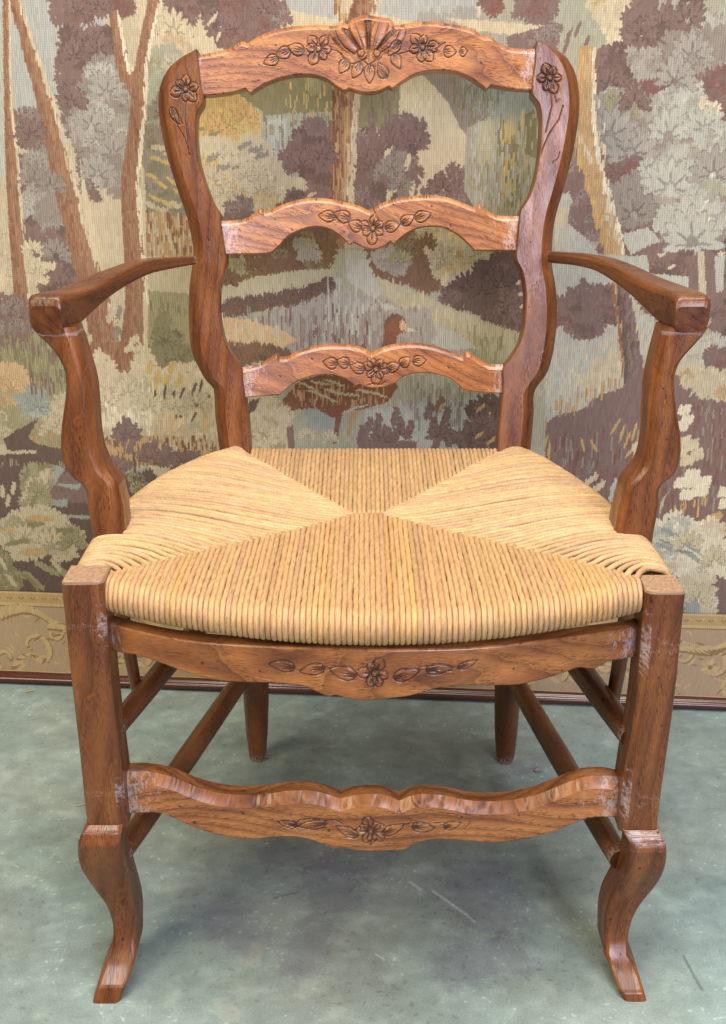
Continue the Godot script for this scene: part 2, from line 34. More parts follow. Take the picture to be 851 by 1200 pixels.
func rod_paths() -> Dictionary:
	var d := {}
	d["rear_leg_0"] = [-0.1477, 0, -0.4446, 0.0095, -0.1477, 0.004, -0.4446, 0.0105, -0.1476, 0.03, -0.4445, 0.0138, -0.1472, 0.08, -0.444, 0.0168, -0.1468, 0.13, -0.444, 0.0178, -0.147, 0.25, -0.443, 0.0185, -0.152, 0.38, -0.443, 0.019, -0.156, 0.43, -0.443, 0.018]
	d["rear_leg_1"] = [0.1986, 0, -0.4399, 0.0105, 0.1986, 0.004, -0.4399, 0.0115, 0.1985, 0.03, -0.44, 0.0145, 0.1982, 0.08, -0.44, 0.0172, 0.198, 0.13, -0.44, 0.0182, 0.197, 0.25, -0.44, 0.0188, 0.193, 0.38, -0.441, 0.019, 0.19, 0.43, -0.442, 0.018]
	d["side_stretcher_0"] = [-0.2564, 0.1355, -0.012, 0.0113, -0.2402, 0.1358, -0.0838, 0.0125, -0.224, 0.136, -0.1557, 0.0129, -0.2077, 0.1363, -0.2275, 0.0131, -0.1915, 0.1366, -0.2993, 0.0129, -0.1752, 0.1369, -0.3712, 0.0125, -0.159, 0.1372, -0.443, 0.0113]
	d["side_stretcher_1"] = [0.2701, 0.1313, -0.012, 0.0116, 0.2585, 0.1323, -0.0833, 0.0128, 0.247, 0.1333, -0.1547, 0.0132, 0.2354, 0.1343, -0.226, 0.0134, 0.2238, 0.1353, -0.2973, 0.0132, 0.2122, 0.1364, -0.3687, 0.0128, 0.2006, 0.1374, -0.44, 0.0116]
	d["side_stretcher_2"] = [-0.2537, 0.2838, -0.01, 0.0104, -0.2372, 0.2845, -0.0822, 0.0115, -0.2208, 0.2852, -0.1543, 0.0119, -0.2043, 0.2858, -0.2265, 0.012, -0.1879, 0.2865, -0.2987, 0.0119, -0.1714, 0.2872, -0.3708, 0.0115, -0.155, 0.2878, -0.443, 0.0104]
	d["side_stretcher_3"] = [0.2713, 0.277, -0.01, 0.0116, 0.2588, 0.2777, -0.0817, 0.0128, 0.2462, 0.2784, -0.1533, 0.0132, 0.2337, 0.279, -0.225, 0.0134, 0.2211, 0.2797, -0.2967, 0.0132, 0.2086, 0.2804, -0.3683, 0.0128, 0.196, 0.281, -0.44, 0.0116]
	d["arm_spindle_0"] = [-0.2653, 0.4447, -0.115, 0.012, -0.2583, 0.3867, -0.115, 0.0085, -0.2513, 0.3219, -0.115, 0.0068, -0.2476, 0.2903, -0.115, 0.0062, -0.2445, 0.2635, -0.115, 0.0055, -0.244, 0.2572, -0.115, 0.005]
	d["arm_spindle_1"] = [0.2851, 0.4428, -0.115, 0.012, 0.2818, 0.3867, -0.115, 0.009, 0.2779, 0.3219, -0.115, 0.0082, 0.2747, 0.2862, -0.115, 0.0078, 0.2712, 0.2551, -0.115, 0.0075, 0.2698, 0.2467, -0.115, 0.007]
	d["rear_stretcher"] = [-0.147, 0.215, -0.443, 0.0098, -0.0897, 0.215, -0.4425, 0.0107, -0.0323, 0.215, -0.442, 0.0111, 0.025, 0.215, -0.4415, 0.0112, 0.0823, 0.215, -0.441, 0.0111, 0.1397, 0.215, -0.4405, 0.0107, 0.197, 0.215, -0.44, 0.0098]
	d["arm_0"] = [-0.2048, 0.6977, -0.452, 0.6868, 0.018, -0.2103, 0.6997, -0.4303, 0.689, 0.018, -0.227, 0.7065, -0.3738, 0.6924, 0.02, -0.2398, 0.7103, -0.3304, 0.6941, 0.023, -0.2519, 0.7092, -0.2886, 0.6918, 0.027, -0.2633, 0.7069, -0.2476, 0.6874, 0.031, -0.2739, 0.7033, -0.2074, 0.6803, 0.034, -0.2835, 0.7033, -0.1676, 0.6718, 0.035, -0.2899, 0.706, -0.1377, 0.667, 0.035, -0.2939, 0.7074, -0.118, 0.6685, 0.034]
	d["arm_1"] = [0.2255, 0.7033, -0.452, 0.6889, 0.018, 0.2293, 0.7053, -0.4346, 0.6912, 0.018, 0.2453, 0.7114, -0.3732, 0.6974, 0.02, 0.2602, 0.7146, -0.3169, 0.6995, 0.024, 0.2727, 0.7125, -0.2679, 0.6942, 0.029, 0.284, 0.7085, -0.2206, 0.686, 0.033, 0.2942, 0.7072, -0.1735, 0.6756, 0.036, 0.3013, 0.7075, -0.1374, 0.6697, 0.037, 0.3048, 0.7069, -0.118, 0.6711, 0.036]
	return d

func draw_all() -> void:
	draw("P", ["cream2"], [], [-268, 1569, 1403, 1521, 1697, -75, -601, -186])
	draw("P", ["lgrey"], [], [-268, 1569, 362, 1551, 229, 936, 159, 782, -431, 708])
	draw("P", ["greygreen"], [], [746, 1540, 1403, 1521, 1583, 546, 832, 533, 725, 936])
	draw("P", ["cream"], [], [271, 1554, 765, 1540, 725, 936, 547, 972, 435, 936, 286, 925])
	draw("P", ["sky"], [], [96, 1000, 165, 1000, 171, 936, 156, 871, 96, 860])
	draw("P", ["sky"], [], [181, 994, 232, 989, 233, 957, 173, 936])
	draw("P", ["sky"], [], [426, 1039, 548, 1029, 542, 976, 470, 988, 425, 984])
	draw("P", ["sky"], [], [592, 1018, 723, 1018, 724, 957, 658, 969, 592, 983])
	draw("F", ["grey2", "grey", "olive2"], [17.9, 1], [-284, 1484, 80, 1492, 60, 1103, 51, 781, -27, 517, -469, 509])
	draw("F", ["mauve", "dark"], [14.6, 1], [-206, 1301, 10, 1259, 56, 1062, -14, 849, -267, 936])
	draw("F", ["grey2", "grey", "lgrey"], [17.9, 1], [1030, 1367, 1430, 1375, 1578, 570, 1129, 585, 1055, 894])
	draw("F", ["mauve", "dark"], [14.6, 1], [1118, 1188, 1374, 1148, 1394, 895, 1157, 936])
	draw("F", ["mauve", "dark", "grey2"], [15.7, 1], [176, 1403, 570, 1394, 612, 1241, 438, 1060, 169, 1051, 126, 1200])
	draw("F", ["grey", "lgrey", "cream2"], [15.7, 1], [570, 1394, 989, 1385, 1038, 1075, 722, 1038, 623, 1156])
	draw("F", ["mauve", "redbrown"], [6.7, 1], [165, 1031, 280, 1030, 269, 989, 254, 976, 235, 987, 215, 978, 185, 968, 165, 981])
	draw("F", ["cream", "cream2", "peach"], [9, 1], [293, 1020, 370, 1019, 363, 957, 352, 930, 321, 936, 290, 953])
	draw("F", ["mauve", "dark"], [6.7, 1], [174, 947, 185, 964, 207, 960, 240, 962, 254, 934, 250, 904, 222, 910, 194, 897, 175, 904, 170, 925])
	draw("F", ["mauve", "grey2"], [6.7, 1], [171, 906, 197, 906, 192, 871, 180, 838, 191, 805, 193, 760, 211, 741, 205, 794, 179, 827, 169, 882])
	draw("F", ["grey2", "grey", "lgrey"], [9, 1], [207, 917, 235, 930, 260, 910, 266, 872, 259, 827, 252, 783, 240, 746, 222, 767, 207, 794, 188, 816, 178, 844, 199, 871])
	draw("F", ["grey", "lgrey"], [6.7, 1], [186, 854, 215, 874, 228, 860, 217, 838, 188, 827])
	draw("F", ["grey", "lgrey"], [6.7, 1], [225, 838, 258, 850, 254, 816, 228, 814])
	draw("F", ["grey", "lgrey"], [6.7, 1], [213, 904, 239, 915, 249, 893, 225, 880])
	draw("F", ["mauve", "grey2"], [6.7, 1], [101, 856, 122, 860, 146, 862, 149, 838, 148, 802, 125, 804, 112, 820, 102, 838])
	draw("F", ["mauve", "dark"], [6.7, 1], [94, 804, 113, 809, 113, 748, 128, 701, 137, 666, 118, 666, 97, 713])
	draw("F", ["grey2", "grey"], [7.8, 1], [112, 800, 151, 802, 156, 748, 156, 690, 139, 685, 125, 725, 116, 759])
	draw("F", ["grey", "lgrey"], [5.6, 1], [101, 747, 115, 752, 115, 724, 98, 722])
	draw("F", ["grey", "grey2"], [6.7, 1], [135, 701, 165, 709, 174, 631, 141, 623])
	draw("P", ["cream2"], [], [96, 860, 97, 818, 120, 807, 106, 804, 94, 809])
	draw("F", ["mauve", "dark"], [6.7, 1], [135, 694, 169, 704, 184, 667, 177, 613, 120, 606, 129, 654])
	draw("F", ["greygreen", "olive2", "cream2"], [9, 1], [291, 936, 328, 940, 343, 883, 348, 783, 335, 692, 274, 679, 273, 783, 290, 872])
	draw("F", ["grey2", "olive"], [6.7, 1], [281, 839, 311, 828, 325, 783, 332, 726, 279, 686, 267, 760])
	draw("L", ["ochre"], [-30, 10.1, 3.4], [295, 799, 309, 794, 320, 788, 287, 776, 300, 765, 315, 770, 326, 754, 290, 747, 306, 740])
	draw("L", ["cream2"], [-20, 10.1, 4.5], [298, 814, 314, 805, 285, 737, 299, 731, 318, 738])
	draw("P", ["tan"], [], [274, 726, 294, 731, 310, 724, 338, 720, 339, 668, 271, 668])
	draw("H", ["trunk2"], [17.6, 0.5], [274, 726, 338, 720, 339, 668, 271, 668])
	draw("H", ["cream2"], [15.4, 0.4], [274, 726, 338, 720, 339, 668, 271, 668])
	draw("F", ["cream2", "cream", "lgrey"], [5.6, 1], [43, 703, 76, 696, 81, 665, 73, 629, 35, 622])
	draw("R", ["trunk", "trunk2", "cream"], [], [109, 1062, 8, 103, 993, 8, 94, 874, 9, 93, 810, 16, 91, 710, 21, 90, 606, 22, 90, 544, 20])
	draw("R", ["trunk", "trunk2", "cream"], [], [113, 1062, 12, 116, 1000, 13, 131, 938, 16, 147, 875, 21, 157, 810, 27, 168, 745, 30, 183, 676, 34, 199, 607, 38, 210, 546, 52, 216, 490, 74])
	draw("R", ["trunk", "trunk2", "white"], [], [248, 987, 11, 254, 922, 15, 270, 895, 16])
	draw("R", ["trunk", "trunk2", "white"], [], [309, 1060, 16, 302, 999, 15, 284, 938, 13, 276, 902, 16])
	draw("R", ["trunk", "trunk2", "white"], [], [277, 910, 19, 274, 875, 19, 266, 828, 19, 256, 778, 22, 255, 728, 26, 256, 677, 28, 255, 608, 30, 249, 547, 38, 239, 497, 67])
	draw("P", ["cream"], [], [189, 798, 192, 782, 202, 714, 213, 667, 207, 648, 197, 679, 188, 725])
	draw("P", ["cream"], [], [272, 801, 278, 783, 274, 668, 271, 535, 263, 522, 266, 668])
	draw("D", ["cream"], [19], [113, 671, 116, 644])
	draw("L", ["cream"], [0, 11.2, 6.7], [133, 671, 134, 652, 122, 633])
	draw("F", ["mauve", "redbrown"], [5.6, 1], [323, 1020, 370, 1019, 364, 986, 352, 974, 340, 966, 330, 982, 321, 991])
	draw("F", ["mauve", "dark"], [6.7, 1], [368, 1019, 424, 1019, 415, 968, 385, 949, 374, 961, 368, 982])
	draw("F", ["mauve", "redbrown"], [6.7, 1], [401, 1019, 457, 1019, 474, 986, 476, 972, 456, 963, 440, 959, 430, 940, 392, 938, 392, 953])
	draw("L", ["cream"], [60, 11.2, 3.4], [388, 959, 379, 976])
	draw("F", ["mauve", "grey2"], [4.5, 1], [447, 994, 479, 986, 474, 972, 460, 965, 449, 978])
	draw("R", ["tan", "trunk2", "cream"], [], [535, 1059, 10, 543, 998, 10, 552, 982, 9, 559, 957, 8])
	draw("F", ["grey", "greygreen", "lgrey"], [9, 1], [647, 977, 724, 977, 769, 936, 765, 925, 725, 946, 658, 961])
	draw("F", ["redbrown", "mauve"], [4.5, 1], [723, 1018, 755, 1018, 754, 987, 744, 977, 730, 989])
	draw("F", ["mauve", "redbrown"], [5.6, 1], [770, 1018, 826, 1017, 824, 983, 809, 971, 789, 973, 774, 983])
	draw("F", ["mauve", "grey2"], [4.5, 1], [764, 948, 773, 961, 801, 967, 829, 969, 826, 942, 791, 936, 769, 938])
	draw("P", ["cream"], [], [680, 977, 772, 971, 811, 967, 768, 956, 724, 961])
	draw("L", ["mauve"], [70, 10.1, 3.4], [842, 956, 853, 963, 865, 946, 839, 942])
	draw("F", ["cream2", "ochre"], [5.6, 1], [863, 1007, 906, 1007, 901, 983, 876, 973])
	draw("F", ["cream", "cream2"], [7.8, 1], [891, 1017, 948, 1017, 940, 977, 935, 936, 905, 929, 892, 956])
	draw("F", ["mauve", "dark"], [7.8, 1], [923, 1017, 1005, 1017, 1011, 976, 1002, 956, 975, 940, 943, 936, 917, 946, 917, 973])
	draw("L", ["cream"], [10, 6.7, 4.5], [937, 968, 931, 958, 946, 954])
	draw("L", ["grey"], [80, 13.4, 5.6], [957, 987, 973, 993, 991, 983])
	draw("F", ["greygreen", "lgrey"], [7.8, 1], [1013, 997, 1035, 1006, 1087, 996, 1094, 936, 999, 944])
	draw("F", ["grey2", "grey"], [10.1, 1], [956, 940, 985, 954, 1023, 960, 1092, 950, 1099, 884, 1018, 890, 974, 898, 955, 919])
	draw("F", ["mauve", "dark"], [7.8, 1], [878, 934, 917, 942, 956, 934, 978, 902, 973, 884, 949, 858, 930, 873, 899, 886, 881, 896])
	draw("F", ["grey", "grey2"], [6.7, 1], [920, 932, 948, 938, 958, 919, 950, 900, 933, 905])
	draw("F", ["mauve", "redbrown"], [7.8, 1], [1011, 905, 1095, 925, 1102, 852, 1033, 846, 1009, 869])
	draw("F", ["redbrown", "mauve"], [6.7, 1], [925, 886, 953, 894, 960, 860, 940, 856])
	draw("P", ["lgrey"], [], [881, 890, 914, 894, 919, 877, 895, 877])
	draw("H", ["cream"], [8.8, 0.5], [881, 890, 914, 894, 919, 877, 888, 877])
	draw("F", ["grey2", "grey", "olive2"], [11.2, 1], [884, 877, 926, 879, 981, 867, 1025, 841, 1034, 809, 1012, 790, 953, 798, 916, 787, 892, 813])
	draw("F", ["grey", "lgrey"], [7.8, 1], [954, 850, 963, 882, 981, 890, 982, 858])
	draw("F", ["lgrey", "grey", "white"], [7.8, 1], [986, 884, 1010, 890, 1027, 869, 1032, 835, 1017, 826, 1000, 852])
	draw("L", ["cream"], [75, 11.2, 4.5], [1016, 871, 1027, 865, 1033, 852])
	draw("F", ["lgrey", "grey", "cream2"], [9, 1], [1022, 822, 1044, 842, 1103, 842, 1110, 777, 1050, 775, 1033, 794])
	draw("F", ["mauve", "redbrown", "dark"], [9, 1], [889, 802, 953, 796, 998, 798, 1014, 732, 982, 716, 961, 698, 939, 675, 922, 698, 903, 743])
	draw("F", ["redbrown", "mauve"], [6.7, 1], [905, 789, 936, 794, 933, 769, 911, 771])
	draw("F", ["redbrown", "mauve"], [5.6, 1], [971, 739, 1001, 750, 990, 726])
	draw("F", ["grey2", "grey"], [7.8, 1], [907, 763, 932, 780, 960, 765, 975, 743, 956, 732, 935, 712, 915, 734])
	draw("F", ["grey", "lgrey", "white"], [9, 1], [946, 783, 964, 805, 994, 820, 1024, 803, 1029, 772, 1015, 750, 986, 754, 960, 763])
	draw("L", ["lgrey"], [0, 14.6, 10.1], [992, 811, 976, 796, 1011, 794, 1002, 774, 987, 763, 963, 781, 1021, 781])
	draw("F", ["grey2", "grey"], [9, 1], [974, 725, 1002, 748, 1047, 744, 1112, 755, 1117, 704, 1046, 695, 1021, 672, 994, 676])
	draw("F", ["lgrey", "grey", "white"], [9, 1], [970, 716, 991, 743, 1024, 752, 1059, 744, 1093, 726, 1060, 719, 1016, 732, 987, 708])
	draw("L", ["lgrey"], [20, 13.4, 9], [977, 719, 996, 737, 1018, 744, 1042, 739, 1039, 699, 1055, 719, 1021, 681])
	draw("F", ["mauve", "dark"], [6.7, 1], [946, 680, 979, 694, 1026, 676, 1116, 711, 1140, 478, 1065, 513, 1052, 631, 992, 646, 955, 650])
	draw("F", ["mauve", "dark"], [7.8, 1], [893, 686, 939, 687, 953, 675, 929, 661, 903, 668])
	draw("P", ["lgrey"], [], [924, 705, 959, 714, 979, 696, 957, 687, 935, 675, 922, 657, 942, 641, 976, 641, 1011, 630, 1049, 617, 1044, 642, 1016, 649, 989, 651, 952, 655])
	draw("P", ["cream2"], [], [1027, 683, 1036, 683, 1044, 624, 1034, 624])
	draw("P", ["lgrey"], [], [1050, 677, 1064, 679, 1066, 631, 1052, 626])
	draw("L", ["cream"], [10, 5.6, 3.4], [980, 678, 995, 662, 1059, 681, 954, 669])
	draw("P", ["mauve"], [], [1014, 676, 1028, 676, 1035, 619, 1021, 623])
	draw("P", ["mauve"], [], [1039, 681, 1050, 681, 1058, 619, 1044, 621])
	draw("D", ["lgrey"], [40.3], [985, 765])
	draw("D", ["grey"], [35.8], [1039, 781])
	draw("D", ["lgrey"], [44.8], [1019, 694])
	draw("D", ["lgrey"], [33.6], [977, 831])
	draw("D", ["grey"], [38.1], [930, 809, 902, 830])
	draw("D", ["grey2"], [33.6], [940, 730])
	draw("D", ["grey"], [31.4], [1000, 929, 981, 898])
	draw("D", ["lgrey"], [29.1], [1023, 841])
	draw("D", ["mauve"], [24.6], [934, 952, 958, 966, 990, 972, 898, 894, 931, 869])
	draw("D", ["mauve"], [24.6], [876, 706, 887, 591, 872, 577])
	draw("D", ["mauve"], [22.4], [903, 591])
	draw("F", ["mauve", "grey2"], [5.6, 1], [845, 819, 863, 813, 874, 787, 879, 742, 895, 702, 881, 697, 853, 718, 857, 758, 844, 760])
	draw("P", ["lgrey"], [], [833, 751, 853, 760, 858, 747, 850, 720, 881, 697, 898, 675, 902, 546, 845, 545])
	draw("P", ["cream2"], [], [836, 735, 854, 740, 853, 718, 835, 711])
	draw("H", ["cream2"], [11, 0.3], [836, 686, 893, 686, 896, 640, 838, 640])
	draw("R", ["tan", "gold", "white"], [], [864, 942, 21, 867, 894, 21, 869, 845, 22, 884, 782, 24, 906, 718, 25, 920, 675, 25])
	draw("R", ["tan", "gold", "cream"], [], [858, 830, 9, 873, 798, 16])
	draw("H", ["cream"], [13.2, 0.5], [870, 936, 876, 936, 920, 698, 908, 698])
	draw("P", ["lgrey"], [], [832, 679, 962, 676, 986, 536, 906, 473, 822, 434, 807, 556])
	draw("P", ["cream2"], [], [875, 509, 925, 546, 944, 535, 928, 498, 893, 483])
	draw("H", ["cream"], [15.4, 0.6], [861, 521, 955, 585, 966, 499, 871, 460])
	draw("H", ["cream2"], [15.4, 0.5], [898, 605, 989, 618, 997, 512, 939, 511])
	draw("H", ["sky"], [11, 0.4], [829, 581, 899, 594, 892, 510, 823, 471])
	draw("F", ["mauve", "redbrown", "dark"], [6.7, 1], [847, 609, 864, 628, 878, 635, 895, 624, 910, 629, 924, 592, 904, 575, 873, 562, 855, 579])
	draw("L", ["mauve"], [80, 12.3, 6.7], [877, 633, 900, 626, 860, 621])
	draw("R", ["tan", "trunk2", "cream"], [], [921, 641, 11, 931, 594, 10, 940, 535, 9, 948, 511, 9])
	draw("R", ["mauve", "dark", "mauve"], [], [928, 641, 13, 940, 594, 16, 951, 535, 22, 959, 487, 34, 968, 437, 67])
	draw("F", ["mauve", "redbrown", "dark"], [7.8, 1], [946, 641, 988, 630, 1012, 619, 1003, 593, 968, 599])
	draw("P", ["mauve"], [], [816, 396, 832, 434, 850, 452, 885, 460, 910, 483, 940, 493, 948, 511, 969, 511, 985, 516, 1021, 512, 1081, 501, 1585, 535, 1656, 147, 826, 116])
	draw("H", ["tan"], [15.4, 0.5], [819, 446, 846, 472, 939, 511, 938, 496, 887, 463, 850, 450, 827, 419])
	draw("H", ["redbrown"], [17.6, 0.3], [837, 409, 1083, 477, 1105, 235, 846, 227])
	draw("H", ["grey2"], [17.6, 0.1], [837, 409, 1083, 477, 1105, 235, 846, 227])
	draw("F", ["lgrey", "cream2"], [6.7, 1], [1018, 550, 1051, 565, 1132, 562, 1134, 538, 1065, 537, 1034, 524])
	draw("F", ["mauve", "redbrown"], [5.6, 1], [1048, 546, 1132, 557, 1138, 500, 1058, 515])
	draw("F", ["cream2", "tan"], [6.7, 1], [1020, 515, 1045, 525, 1066, 520, 1137, 507, 1140, 478, 1077, 479, 1036, 493])
	draw("L", ["cream2"], [60, 10.1, 3.4], [1031, 500, 1039, 491, 1023, 507])
	draw("L", ["gold"], [70, 14.6, 2.9], [934, 437, 944, 427, 961, 430, 952, 417])
	draw("L", ["gold"], [-65, 11.2, 2.9], [890, 410, 906, 408])
	draw("L", ["gold"], [80, 15.7, 2.7], [843, 399, 837, 409])
	draw("L", ["gold"], [55, 10.1, 2.7], [956, 399, 962, 410])
	draw("L", ["white"], [0, 9, 7.8], [1028, 463, 1033, 449, 1027, 439])
	draw("L", ["cream"], [20, 10.1, 9], [1033, 416, 1043, 412, 1051, 397, 1038, 389, 1027, 401])
	draw("L", ["white"], [0, 11.2, 9], [1047, 369, 1033, 356, 1042, 338, 1061, 344, 1064, 359, 1050, 356])
	draw("L", ["cream"], [0, 6.7, 6.7], [965, 407, 968, 397])
	draw("L", ["cream"], [50, 13.4, 5.6], [905, 357, 916, 347])
	draw("L", ["lgrey"], [70, 11.2, 6.7], [940, 348, 954, 361, 938, 335])
	draw("L", ["white"], [0, 10.1, 9], [1095, 344, 1097, 327])
	draw("H", ["gold"], [14.3, 0.5], [1019, 322, 1069, 331, 1069, 308, 1018, 304])
	draw("P", ["cream2"], [], [1005, 324, 1017, 348, 1013, 337, 1004, 298])
	draw("L", ["gold"], [30, 15.7, 7.8], [1081, 303, 1097, 288])
	draw("F", ["white", "cream", "lgrey"], [9, 1], [1000, 282, 1009, 298, 1037, 304, 1048, 289, 1074, 297, 1104, 267, 1162, 263, 1166, 221, 1106, 219, 1069, 223, 1045, 212, 1019, 227])
	draw("L", ["bluegrey"], [-25, 22.4, 4.5], [1027, 278, 1051, 260, 1024, 256, 1057, 244])
	draw("L", ["grey2"], [-10, 15.7, 2.2], [1021, 264, 1042, 252])
	draw("F", ["cream", "white"], [7.8, 1], [1042, 193, 1060, 212, 1086, 216, 1094, 181, 1099, 156, 1065, 152, 1051, 171])
	draw("P", ["bluegrey"], [], [1050, 179, 1066, 191, 1077, 156, 1055, 149])
	draw("F", ["ochre", "gold", "cream2"], [7.8, 1], [348, 876, 383, 880, 422, 887, 437, 872, 441, 844, 427, 828, 396, 815, 362, 819, 346, 839])
	draw("P", ["olive"], [], [406, 885, 468, 911, 547, 911, 544, 851, 467, 850, 439, 863])
	draw("P", ["greygreen"], [], [442, 865, 538, 874, 537, 773, 449, 777, 439, 828])
	draw("P", ["olive"], [], [439, 863, 463, 889, 524, 894, 538, 861, 487, 859, 446, 855])
	draw("H", ["ochre"], [13.2, 0.3], [468, 898, 547, 898, 542, 851, 478, 852])
	draw("P", ["lgrey"], [], [446, 850, 474, 852, 474, 777, 451, 779])
	draw("P", ["olive2"], [], [450, 844, 457, 844, 457, 831, 450, 831])
	draw("P", ["olive2"], [], [463, 845, 469, 845, 469, 832, 463, 832])
	draw("H", ["olive"], [11, 0.3], [442, 865, 538, 874, 537, 778, 449, 777])
	draw("P", ["olive2"], [], [504, 902, 520, 904, 522, 883, 506, 881])
	draw("H", ["sky"], [9.9, 0.4], [444, 850, 478, 852, 474, 777, 451, 779])
	draw("F", ["cream2", "cream", "ochre"], [9, 1], [345, 821, 385, 815, 431, 822, 465, 789, 476, 750, 464, 723, 383, 713, 344, 726])
	draw("L", ["grey2"], [20, 11.2, 4.5], [373, 801, 386, 788, 431, 811, 440, 804, 417, 817])
	draw("L", ["olive"], [10, 9, 3.4], [362, 839, 376, 832, 407, 788])
	draw("F", ["mauve", "grey2"], [5.6, 1], [389, 734, 401, 743, 415, 748, 424, 732, 414, 713, 391, 713])
	draw("F", ["mauve", "dark"], [6.7, 1], [468, 795, 482, 822, 499, 839, 508, 850, 522, 840, 538, 842, 542, 762, 541, 733, 495, 732, 507, 760, 500, 784, 484, 786])
	draw("L", ["mauve"], [85, 13.4, 5.6], [506, 842, 522, 842, 489, 822, 533, 835, 480, 802])
	draw("F", ["mauve", "dark"], [5.6, 1], [464, 734, 474, 748, 483, 762, 495, 748, 507, 742, 504, 726, 469, 721])
	draw("L", ["cream2"], [40, 7.8, 3.4], [495, 766, 507, 753])
	draw("P", ["cream"], [], [563, 911, 726, 911, 714, 851, 712, 741, 569, 722])
	draw("P", ["olive"], [], [563, 911, 626, 911, 624, 844, 592, 840, 565, 840])
	draw("H", ["mauve"], [15.4, 0.4], [581, 894, 621, 898, 620, 844, 583, 840])
	draw("P", ["cream2"], [], [547, 883, 570, 883, 569, 717, 546, 717])
	draw("F", ["mauve", "dark", "grey2"], [6.7, 1], [567, 820, 583, 840, 599, 829, 626, 851, 658, 849, 656, 823, 643, 809, 650, 781, 643, 752, 616, 729, 567, 728])
	draw("L", ["mauve"], [85, 14.6, 5.6], [588, 835, 574, 816, 620, 844])
	draw("L", ["grey2"], [40, 11.2, 7.8], [606, 800, 618, 789, 627, 803])
	draw("L", ["cream"], [80, 12.3, 4.5], [610, 811, 622, 767, 613, 756, 636, 796, 643, 761])
	draw("F", ["mauve", "grey2"], [5.6, 1], [662, 759, 684, 779, 702, 792, 714, 779, 707, 759, 726, 746, 742, 737, 685, 734, 662, 729])
	draw("L", ["cream"], [60, 10.1, 4.5], [689, 770, 675, 756])
	draw("P", ["grey2"], [], [637, 911, 770, 911, 771, 883, 755, 862, 739, 851, 735, 823, 715, 829, 705, 840, 689, 872, 659, 904])
	draw("P", ["bluegrey"], [], [726, 911, 814, 911, 817, 841, 772, 862, 745, 851])
	draw("H", ["olive"], [13.2, 0.5], [670, 904, 770, 904, 739, 830, 712, 840])
	draw("H", ["bluegrey"], [11, 0.4], [704, 904, 814, 904, 817, 841, 728, 829])
	draw("P", ["greygreen"], [], [714, 840, 739, 851, 772, 856, 817, 851, 823, 724, 731, 730, 712, 763])
	draw("P", ["pale"], [], [728, 849, 750, 851, 756, 797, 729, 790])
	draw("P", ["ochre"], [], [757, 845, 775, 849, 783, 753, 765, 750])
	draw("H", ["olive"], [17.6, 0.6], [752, 851, 783, 856, 790, 742, 758, 741])
	draw("P", ["grey2"], [], [764, 821, 772, 821, 773, 808, 765, 808])
	draw("H", ["olive2"], [15.4, 0.5], [713, 797, 819, 797, 823, 724, 731, 728])
	draw("H", ["lgrey"], [13.2, 0.4], [712, 840, 817, 851, 822, 731, 726, 734])
	draw("P", ["olive"], [], [786, 856, 816, 873, 819, 797, 792, 808])
	draw("H", ["cream2"], [13.2, 0.4], [783, 862, 816, 862, 820, 786, 788, 786])
	draw("R", ["trunk", "rust", "cream"], [], [583, 1059, 34, 579, 998, 31, 561, 936, 34, 553, 890, 34, 550, 851, 31, 549, 807, 31, 546, 740, 30, 541, 671, 22, 538, 630, 25, 537, 610, 34])
	draw("H", ["cream"], [24.2, 0.6], [555, 861, 567, 861, 562, 740, 551, 740])
	draw("H", ["tan"], [26.4, 0.6], [538, 904, 561, 904, 555, 740, 534, 740])
	draw("P", ["greygreen"], [], [368, 680, 825, 685, 833, 508, 361, 499])
	draw("F", ["brown", "dark", "olive"], [6.7, 1], [377, 669, 382, 688, 428, 700, 476, 714, 532, 708, 534, 671, 527, 652, 474, 651, 426, 644, 380, 629])
	draw("F", ["olive2", "olive"], [5.6, 1], [387, 669, 415, 672, 427, 655, 393, 648])
	draw("F", ["grey", "olive2"], [5.6, 1], [487, 689, 508, 691, 513, 670, 489, 665])
	draw("P", ["pale"], [], [373, 624, 426, 641, 486, 651, 534, 654, 534, 636, 486, 616, 425, 603, 372, 595])
	draw("H", ["grey2"], [11, 0.5], [372, 605, 534, 636, 545, 600, 371, 583])
	draw("F", ["dark", "brown"], [4.5, 1], [374, 593, 389, 605, 413, 608, 440, 615, 471, 618, 498, 623, 531, 640, 536, 628, 486, 609, 425, 594, 376, 581])
	draw("L", ["dark"], [30, 6.7, 3.4], [389, 605, 413, 608, 443, 615, 467, 618])
	draw("P", ["grey"], [], [425, 584, 545, 619, 569, 624, 641, 602, 736, 555, 738, 507, 410, 500])
	draw("H", ["grey2"], [19.8, 0.6], [381, 590, 735, 596, 736, 555, 375, 549])
	draw("H", ["mauve"], [17.6, 0.3], [425, 586, 629, 606, 665, 530, 411, 525])
	draw("H", ["lgrey"], [19.8, 0.5], [527, 635, 581, 636, 629, 565, 521, 552])
	draw("H", ["redbrown"], [22, 0.2], [521, 564, 593, 577, 593, 541, 509, 539])
	draw("P", ["peach"], [], [367, 585, 413, 581, 461, 568, 485, 553, 423, 525, 362, 524])
	draw("H", ["cream2"], [17.6, 0.5], [367, 583, 425, 579, 473, 556, 399, 525, 362, 524])
	draw("F", ["brown", "dark"], [4.5, 1], [364, 529, 385, 544, 399, 542, 424, 547, 448, 541, 472, 536, 398, 515, 364, 512])
	draw("P", ["lgrey"], [], [551, 682, 588, 676, 628, 637, 593, 613, 555, 636])
	draw("F", ["brown", "grey2", "olive"], [6.7, 1], [581, 683, 602, 692, 639, 699, 686, 709, 710, 673, 734, 626, 687, 626, 640, 635, 607, 644, 588, 664])
	draw("F", ["grey", "grey2"], [5.6, 1], [588, 671, 612, 681, 640, 665, 628, 651, 600, 655])
